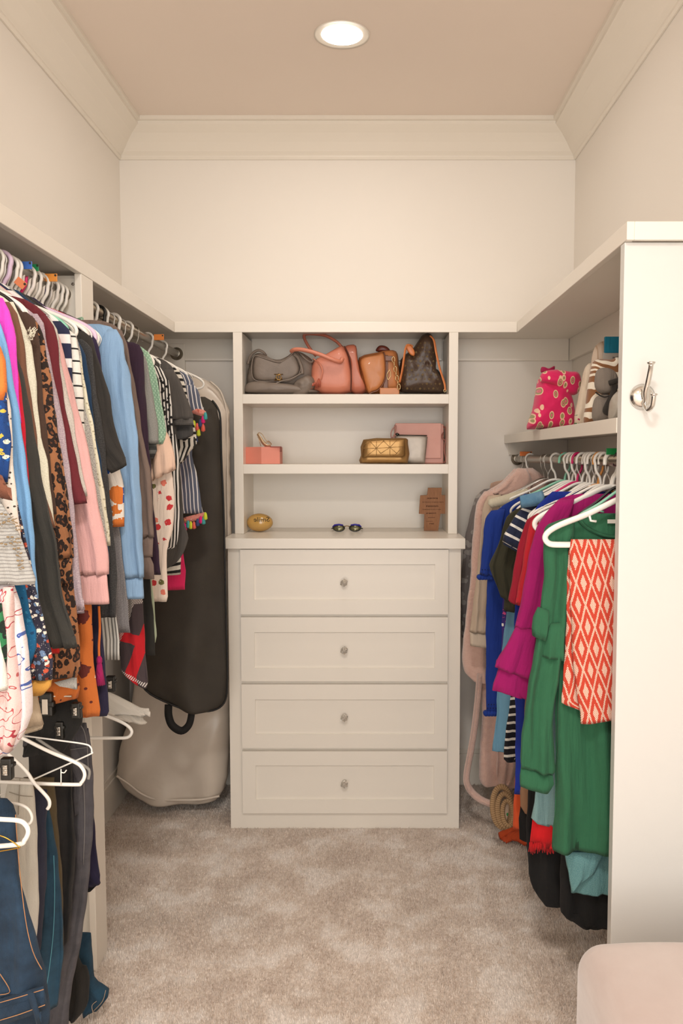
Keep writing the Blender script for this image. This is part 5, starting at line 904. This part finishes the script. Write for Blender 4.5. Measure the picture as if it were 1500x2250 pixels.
for i in range(12): a = i*.5236; m.tube([q, q+Vector((.006*math.cos(a), .006*math.sin(a), -.012)), q+Vector((.010*math.cos(a)-.004, .008*math.sin(a), -.034))], .0022, 5)
q = P(690, 848, 3.43)
for i in range(9): m.rev([(.0005, -.003), (.007, -.002), (.007, .002), (.0005, .003)], q+Vector((random.uniform(-.022, .018), random.uniform(-.004, .008), random.uniform(-.009, .009))), 'Y', 8)
m.build('charm_tassel', leather('rust_leather', 'a04c38', 'b85e46'), t)
OL = leather('caramel_leather', 'b5703c', 'cc8450'); OLD = leather('saddle_edge', '5c3018', '7a4424')
t = thing('satchel', 'caramel brown leather satchel with gold chain, top cubby', 'handbag', (P(830, 862, YC).x, YC, z1))
MB().puff([flo(p, z1+.002) for p in smooth_path([P(x, y, 3.53) for x, y in ((800, 863), (790, 825), (788, 786), (830, 774), (846, 770), (870, 772), (876, 800), (878, 862))], 3, True)], .05, 8, 3.5, .004, 6).build('bag_body', OL, t)
fl = [flo(p, z1+.004) for p in smooth_path([P(x, y, 3.475) for x, y in ((808, 862), (796, 825), (792, 788), (828, 777), (842, 774), (846, 790), (847, 815), (844, 838), (832, 856), (818, 862))], 4, True)]
MB().puff(fl, .014, 7, 3.0, .002, 7).build('flap', OL, t); MB().tube([p+Vector((0, -.006, 0)) for p in fl[16:40]], .0032, 6).build('flap_edge', OLD, t)
MB().box(P(842, 780, 3.47), P(852, 857, 3.478), .002).box(P(846, 782, 3.468)+Vector((0, -.006, 0)), P(862, 794, 3.475), .002).build('buckle_strap', OLD, t)
MB().box(P(834, 852, 3.462), Vector((P(877, 862, 3.47).x, 3.48, z1+.003)), .003).build('base_band', OL, t)
MB().puff(po([(826, 772), (832, 760), (846, 760), (856, 768), (852, 774)], 3.55), .012, 5).build('rear_tab', leather('oxblood', '5c2014', '74301e'), t)
GDM = solid('pale_gold', 'd8c090', .22, 1, .03)
m = MB()
for i, (x, y) in enumerate(((864, 790), (866, 801), (868, 811), (870, 821), (872, 831), (874, 841), (876, 850))):
    q = P(x, y, 3.452); a0 = .3+1.2*(i % 2)
    m.tube([q+Vector((.0065*math.cos(a)*math.cos(a0), .0065*math.cos(a)*math.sin(a0)*.7, .0115*math.sin(a))) for a in [j*.5236 for j in range(12)]], .0018, 6, closed=True)
m.build('chain', GDM, t)
MB().tube(smooth_path([P(x, y, 3.455) for x, y in ((856, 812), (850, 822), (852, 834), (858, 826), (856, 812))], 4), .0016, 6).build('clip_ring', GDM, t)
MN = NT('brown_coated_canvas', .42, coat=.1); v = MN.uv(src='Object'); MN.col(MN.mix(MN.noise(v, 10, 4), '2c1a12', '57402e')); MN.bump(MN.noise(v, 20, 4), .4, .01)
VT = leather('vachetta_tan', 'c46a34', 'dc8a50')
t = thing('shoulder_bag', 'dark brown monogram canvas bag with tan straps leaning in the top cubby right', 'handbag', (P(930, 862, YC).x, YC, z1))
body = [flo(p, z1-.012) for p in smooth_path([P(x, y, 3.515) for x, y in ((880, 861), (878, 835), (880, 790), (905, 768), (918, 750), (930, 735), (946, 734), (954, 752), (958, 790), (958, 812), (972, 835), (980, 855), (966, 866), (920, 864))], 3, True)]
mb_ = MB().puff(body, .052, 10, 2.8, .012, 11); bo_ = mb_.build('bag_body', MN.m, t)
MB().tube(smooth_path([P(x, y, Y) for x, y, Y in ((878, 840, 3.45), (884, 810, 3.445), (889, 775, 3.445), (893, 760, 3.45), (900, 759, 3.455), (906, 762, 3.46))], 6), .0058, 8, flat=.5).puff(po([(892, 760), (902, 758), (911, 772), (910, 782), (902, 780), (894, 770)], 3.452), .004, 4).build('tan_strap', VT, t)
MB().tube(smooth_path([P(x, y, Y) for x, y, Y in ((945, 738, 3.46), (953, 748, 3.45), (958, 775, 3.445), (966, 810, 3.44), (976, 842, 3.44), (978, 858, 3.44))], 6), .0058, 8, flat=.5).build('tan_strap', VT, t)
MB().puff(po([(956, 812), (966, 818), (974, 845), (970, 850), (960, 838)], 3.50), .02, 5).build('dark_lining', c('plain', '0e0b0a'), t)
q = P(977, 858, 3.44); MB().tube([q+Vector((.005*math.cos(a), 0, .006*math.sin(a))) for a in [j*.5236 for j in range(12)]], .0015, 6, closed=True).build('ring', GDM, t)
# printed motifs laid on the canvas (stars, rounds and small letter pairs, mirrored like the photograph)
from mathutils.bvhtree import BVHTree
me_ = bo_.data; off = Vector(bo_['_b']); bv = BVHTree.FromPolygons([v.co+off for v in me_.vertices], [tuple(p.vertices) for p in me_.polygons])
m = MB(); random.seed(12)
def decal(m, poly, x, z):
    vs = []
    for px_, pz_ in poly:
        h = bv.ray_cast(Vector((x+px_, 3.3, z+pz_)), Vector((0, 1, 0)))
        if h[0] is None: return
        vs.append(h[0]+Vector((0, -.0006, 0)))
    n = len(vs); m.add(vs+[v+Vector((0, .0005, 0)) for v in vs], [tuple(range(n)), tuple(range(n, 2*n))[::-1]]+[(k, (k+1) % n, n+(k+1) % n, n+k) for k in range(n)], smooth=False)
a0 = P(885, 855, 3.46); a1 = P(972, 745, 3.46); nx = 9; nz = 11
for i in range(nx):
    for j in range(nz):
        x = a0.x+(i+.5*(j % 2))*(a1.x-a0.x)/nx; z = a0.z+j*(a1.z-a0.z)/nz+.004; kk = (i+2*j) % 3
        if kk == 0: decal(m, [((.0052 if q % 2 == 0 else .002)*math.cos(q*.785), (.0052 if q % 2 == 0 else .002)*math.sin(q*.785)) for q in range(8)], x, z)
        elif kk == 1: decal(m, [((.0045+.0009*math.cos(4*q*.5236))*math.cos(q*.5236), (.0045+.0009*math.cos(4*q*.5236))*math.sin(q*.5236)) for q in range(12)], x, z)
        else:
            decal(m, [(.0015, .005), (.0026, .005), (.0026, -.004), (-.0035, -.004), (-.0035, -.0028), (.0015, -.0028)], x, z)      # mirrored L
            decal(m, [(-.005, .004), (-.0038, .004), (-.001, -.002), (.002, .004), (.003, .004), (-.0006, -.0045), (-.0015, -.0045)], x, z)
m.build('monogram_print', c('plain', '74603e', '856c48'), t)['kind'] = 'stuff'
# middle cubby
PB = solid('coral_card', 'e8907c', .55, 0, .03); t = thing('gift_box', 'small coral pink hexagonal box in the middle cubby', 'box', (P(577, 1018, 3.48).x, 3.48, z2))
xa, xb, xc = P(537.5, 1018, 3.47).x, P(574, 1018, 3.43).x, P(615, 1018, 3.45).x; zb_, zt_ = z2+.0008, P(575, 982, 3.44).z
base_ = [(xa, 3.475), (xb, 3.43), (xc, 3.445), (xc+.002, 3.53), (xb+.01, 3.56), (xa, 3.54)]
n = 6; vs = [(x, y, zb_) for x, y in base_]+[(x, y, zt_) for x, y in base_]; MB().add(vs, [tuple(range(n))[::-1], tuple(range(n, 2*n))]+[(k, (k+1) % n, n+(k+1) % n, n+k) for k in range(n)], smooth=False).build('box_body', PB, t)
MB().box((xb+.012, 3.437, zt_-.002), (xc+.003, 3.442, zt_+.002)).box((xc, 3.44, zt_-.02), (xc+.003, 3.49, zt_+.002)).build('lid_edge', solid('dark_coral_card', 'a04a3c', .6), t)
t = thing('shoe_figurine', 'tiny clear crystal high heel ornament on the coral box', 'ornament', P(580, 980, 3.48)); zf = zt_+.0005; o = lambda x, y: Vector((P(x, y, 3.48).x, 3.48, P(x, y, 3.48).z-P(575, 980, 3.48).z+zf+.001))
GLS = solid('shoe_glass', 'cbb08e', .12, .6, .05)
MB().tube(smooth_path([o(566, 952), (o(572, 962)), o(578, 972), o(586, 978), o(595, 978)], 5), [.004]*21, 8, flat=2.2).build('sole', GLS, t)
MB().tube([o(567, 956), o(570, 968), o(573, 979)], [.003, .0018, .0012], 7).build('heel', GLS, t)
MB().tube(smooth_path([o(565, 953), o(569, 949), o(576, 953), o(583, 964), o(592, 973)], 5), .0016, 6).tube(smooth_path([o(566, 960), o(572, 958), o(578, 966), o(584, 972)], 5), .0016, 6).tube(smooth_path([o(584, 972)+Vector((0, -.008, 0)), o(590, 968), o(596, 975)+Vector((0, .008, 0))], 4), .0022, 6).build('straps', GLS, t)
GC = NT('gold_quilted_leather', .38, .55); v = GC.uv(src='Object'); GC.col(GC.mix(GC.noise(v, 30, 3), 'a07a45', 'bd9560')); GC.bump(GC.noise(v, 90, 3), .15, .002)
t = thing('clutch', 'metallic gold quilted clutch in the middle cubby', 'clutch', (P(840, 1018, 3.42).x, 3.42, z2))
MB().puff([flo(p, z2+.002) for p in smooth_path([P(x, y, 3.445) for x, y in ((791, 1018), (793, 1000), (798, 966), (860, 963), (892, 963), (896, 975), (895, 1018), (840, 1019))], 2, True)], .022, 6, 4, .002, 2).build('clutch_body', GC.m, t)
fp = [P(x, y, 3.418) for x, y in ((795, 1005), (800, 968), (850, 965), (890, 964), (890, 1000), (884, 1005))]
mm = MB(); fc = smooth_path(fp, 1, True); mm.puff(fp, .009, 5, 4, 0); mm.build('flap', GC.m, t)
m = MB(); U = lambda a, b: P(797+a*93, 1004-b*38, 3.4075)
for (a, b, c_, d) in ((.0, .5, .32, .5), (.32, .5, .64, .55), (.64, .55, .98, .6), (.32, 0, .32, 1), (.64, 0, .64, 1), (.08, .02, .32, .5), (.32, .5, .5, .98), (.42, .2, .64, .55), (.64, .55, .8, .98), (.64, .55, .8, .2), (.8, .2, .97, .7), (.02, .7, .2, .98), (.32, .5, .15, .95), (.64, .55, .48, .95), (.42, .2, .32, .5), (.7, .05, .8, .2)):
    m.tube([U(a, b), U(c_, d)], .0011, 6)
m.build('quilt_ridges', GC.m, t)['kind'] = 'stuff'
SL = NT('silver_leather', .5, .3); v = SL.uv(src='Object'); SL.col(SL.mix(SL.noise(v, 40, 4), 'b3aaa0', 'd2cac0'))
t = thing('pouch', 'flat silver zip pouch between the gold clutch and pink purse', 'pouch', (P(915, 1018, 3.5).x, 3.5, z2))
MB().puff([flo(p, z2+.001) for p in [P(x, y, 3.50) for x, y in ((872, 1018), (868, 958), (875, 956), (930, 956), (939, 960), (933, 1018))]], .009, 5, 5).build('pouch_body', SL.m, t)
MB().tube([P(872, 956, 3.495), P(938, 957, 3.495)], .002, 6).build('zip', solid('dark_zip', '4a443c', .4, .5), t); MB().puff(po([(868, 954), (872, 951), (877, 954), (873, 958)], 3.493), .003, 3).build('zip_pull', HCOL['black'], t)
MB().tube(smooth_path([P(x, y, 3.49) for x, y in ((868, 957), (860, 962), (859, 950), (866, 938), (870, 936), (868, 950), (862, 962))], 5), .0024, 7).build('wrist_strap', leather('dusty_rose_leather', 'a8746a', 'b98478'), t)
PKL = leather('rose_leather', 'cf8f80', 'dba394', .5)
t = thing('purse', 'dusty pink leather crossbody purse in the middle cubby right', 'purse', (P(930, 1018, 3.57).x, 3.57, z2))
MB().box(Vector((P(866, 1018, 3.56).x, 3.545, z2+.001)), Vector((P(974, 932, 3.56).x, 3.60, P(870, 932, 3.56).z)), .005).build('purse_body', PKL, t)
MB().box(Vector((P(868, 1007, 3.54).x, 3.533, P(868, 1007, 3.54).z)), Vector((P(969, 931, 3.54).x, 3.5445, P(969, 930, 3.54).z)), .002).build('flap', PKL, t)
MB().tube(smooth_path([P(x, y, Y) for x, y, Y in ((972, 936, 3.56), (979, 942, 3.53), (980, 960, 3.52), (976, 985, 3.52), (979, 1010, 3.52), (975, 1017, 3.53))], 6), .0035, 7).tube(smooth_path([P(x, y, Y) for x, y, Y in ((974, 950, 3.54), (970, 960, 3.53), (978, 968, 3.53))], 4), .003, 7).build('strap', leather('dusty_rose_strap', '8c5448', 'a0665a'), t)
# lower cubby
ST = NT('glazed_stone', .18, coat=.5); v = ST.uv(src='Object'); ST.col(ST.mix(ST.noise(v, 12, 3), 'c0934a', 'd3a85e'))
cx = P(571, 1144, 3.50); rx_, rz_ = .055, .0385; czs = ZT+rz_+.0005
t = thing('word_stone', 'honey yellow polished stone printed with a mirrored cheerful word, lower cubby left', 'stone', (cx.x, 3.50, ZT)); bm = bmesh.new(); bmesh.ops.create_uvsphere(bm, u_segments=40, v_segments=24, radius=1)
m = MB().add([Vector((cx.x+v_.co.x*rx_, 3.50+v_.co.y*.04, czs+v_.co.z*rz_*(1-.06*v_.co.x))) for v_ in bm.verts], [[v_.index for v_ in f.verts] for f in bm.faces]); bm.free(); so_ = m.build('stone_body', ST.m, t)
cu = bpy.data.curves.new('txt', 'FONT'); cu.body = 'Smile'; cu.size = .031; cu.align_x = 'CENTER'; cu.shear = .15; cu.resolution_u = 3; to = bpy.data.objects.new('txt', cu); C.objects.link(to); bpy.context.view_layer.update()
tm = bpy.data.meshes.new_from_object(to.evaluated_get(bpy.context.evaluated_depsgraph_get())); bm = bmesh.new(); bm.from_mesh(tm); bmesh.ops.triangulate(bm, faces=bm.faces); bmesh.ops.subdivide_edges(bm, edges=[e for e in bm.edges if e.calc_length() > .004], cuts=2)
off = Vector(so_['_b']); bv2 = BVHTree.FromPolygons([v_.co+off for v_ in so_.data.vertices], [tuple(p.vertices) for p in so_.data.polygons]); vs = []
for v_ in bm.verts:
    x = cx.x+.012-v_.co.x*1.0; z = czs+.0065+v_.co.y*.85+.0; h = bv2.ray_cast(Vector((x, 3.3, z)), Vector((0, 1, 0))); vs.append((h[0] if h[0] else Vector((x, 3.5, z)))+Vector((0, -.0007, 0)))
bm.verts.index_update(); m = MB().add(vs, [[v_.index for v_ in f.verts] for f in bm.faces], smooth=False); bm.free(); m.build('lettering', solid('black_ink', '1c1610', .5), t); bpy.data.objects.remove(to)
t = thing('sunglasses', 'sunglasses with blue and black brow bar and mirrored lenses on the counter', 'sunglasses', (P(763, 1162, 3.52).x, 3.52, ZT)); gx = P(762, 1160, 3.50).x; gz = ZT+.0165
LN = solid('amber_mirror_lens', '6f6c50', .15, .6, .02); BF = solid('blue_frame', '2a1e9c', .3); DF = solid('dark_frame', '1a1712', .3)
for s_ in (-1, 1):
    cxx = gx+s_*.034; el = [Vector((cxx+.024*math.cos(a), 3.495+.004*abs(math.cos(a)), gz+.0135*math.sin(a)-.001)) for a in [i*.3142 for i in range(20)]]
    MB().puff(el, .0025, 4).build('lens', LN, t); MB().tube(el, .0022, 6, closed=True).build('rim', DF, t)
    MB().tube([Vector((cxx-s_*.018, 3.492, gz+.012)), Vector((cxx, 3.490, gz+.0145)), Vector((cxx+s_*.018, 3.493, gz+.012)), Vector((cxx+s_*.027, 3.497, gz+.004))], [.0028, .0036, .0034, .002], 8).build('brow_bar', BF, t)
    MB().tube([Vector((cxx+s_*.025, 3.498, gz)), Vector((cxx+s_*.032, 3.53, gz-.006)), Vector((cxx+s_*.028, 3.60, gz-.012)), Vector((cxx+s_*.02, 3.63, gz-.0145))], .002, 6).build('temple', DF, t)
MB().tube([Vector((gx-.012, 3.494, gz+.006)), Vector((gx, 3.492, gz+.009)), Vector((gx+.012, 3.494, gz+.006))], .0018, 6).build('bridge', BR, t)
WD = NT('cross_wood', .6); v = WD.uv((40, 40, 6), src='Object'); WD.col(WD.mix(WD.noise(v, 4, 5, .6), '7a4c2e', 'a87448')); WD.bump(WD.noise(v, 9, 4), .3, .002)
t = thing('wooden_cross', 'carved wooden cross with engraved lines of text leaning in the lower cubby', 'cross', (P(946, 1165, 3.55).x, 3.55, ZT)); Yx = 3.55; ox = [(940, 1072), (970, 1072), (969, 1088), (981, 1088), (981, 1129), (967, 1129), (962, 1166), (931, 1166), (932, 1130), (920, 1129), (923, 1089), (938, 1088)]
pt = [P(x, y, Yx) for x, y in ox]; dzx = ZT+.0005-min(p.z for p in pt); pt = [p+Vector((0, 0, dzx)) for p in pt]; n = len(pt); vs = [p+Vector((0, -.009, 0)) for p in pt]+[p+Vector((0, .009, 0)) for p in pt]
MB().add(vs, [tuple(range(n)), tuple(range(n, 2*n))[::-1]]+[(k, (k+1) % n, n+(k+1) % n, n+k) for k in range(n)], smooth=False).build('cross_body', WD.m, t)
m = MB(); random.seed(21)
for y, x0, x1, hh in ((1094, 938, 960, 2.6), (1103, 928, 974, 1.2), (1111, 936, 962, 3), (1119, 928, 968, 1.2), (1127, 936, 958, 2.2), (1137, 941, 954, 1.2), (1145, 936, 950, 1.2), (1150, 943, 953, 2)):
    x = x0
    while x < x1:
        w_ = random.uniform(.8, 2.2); a = P(x, y, Yx-.0092); b = P(x+w_, y+hh*random.uniform(.7, 1.2), Yx-.0092); m.box(a+Vector((0, -.0004, dzx)), b+Vector((0, .0004, dzx))); x += w_+.9
m.build('engraving', c('plain', '4e2c18'), t)['kind'] = 'stuff'
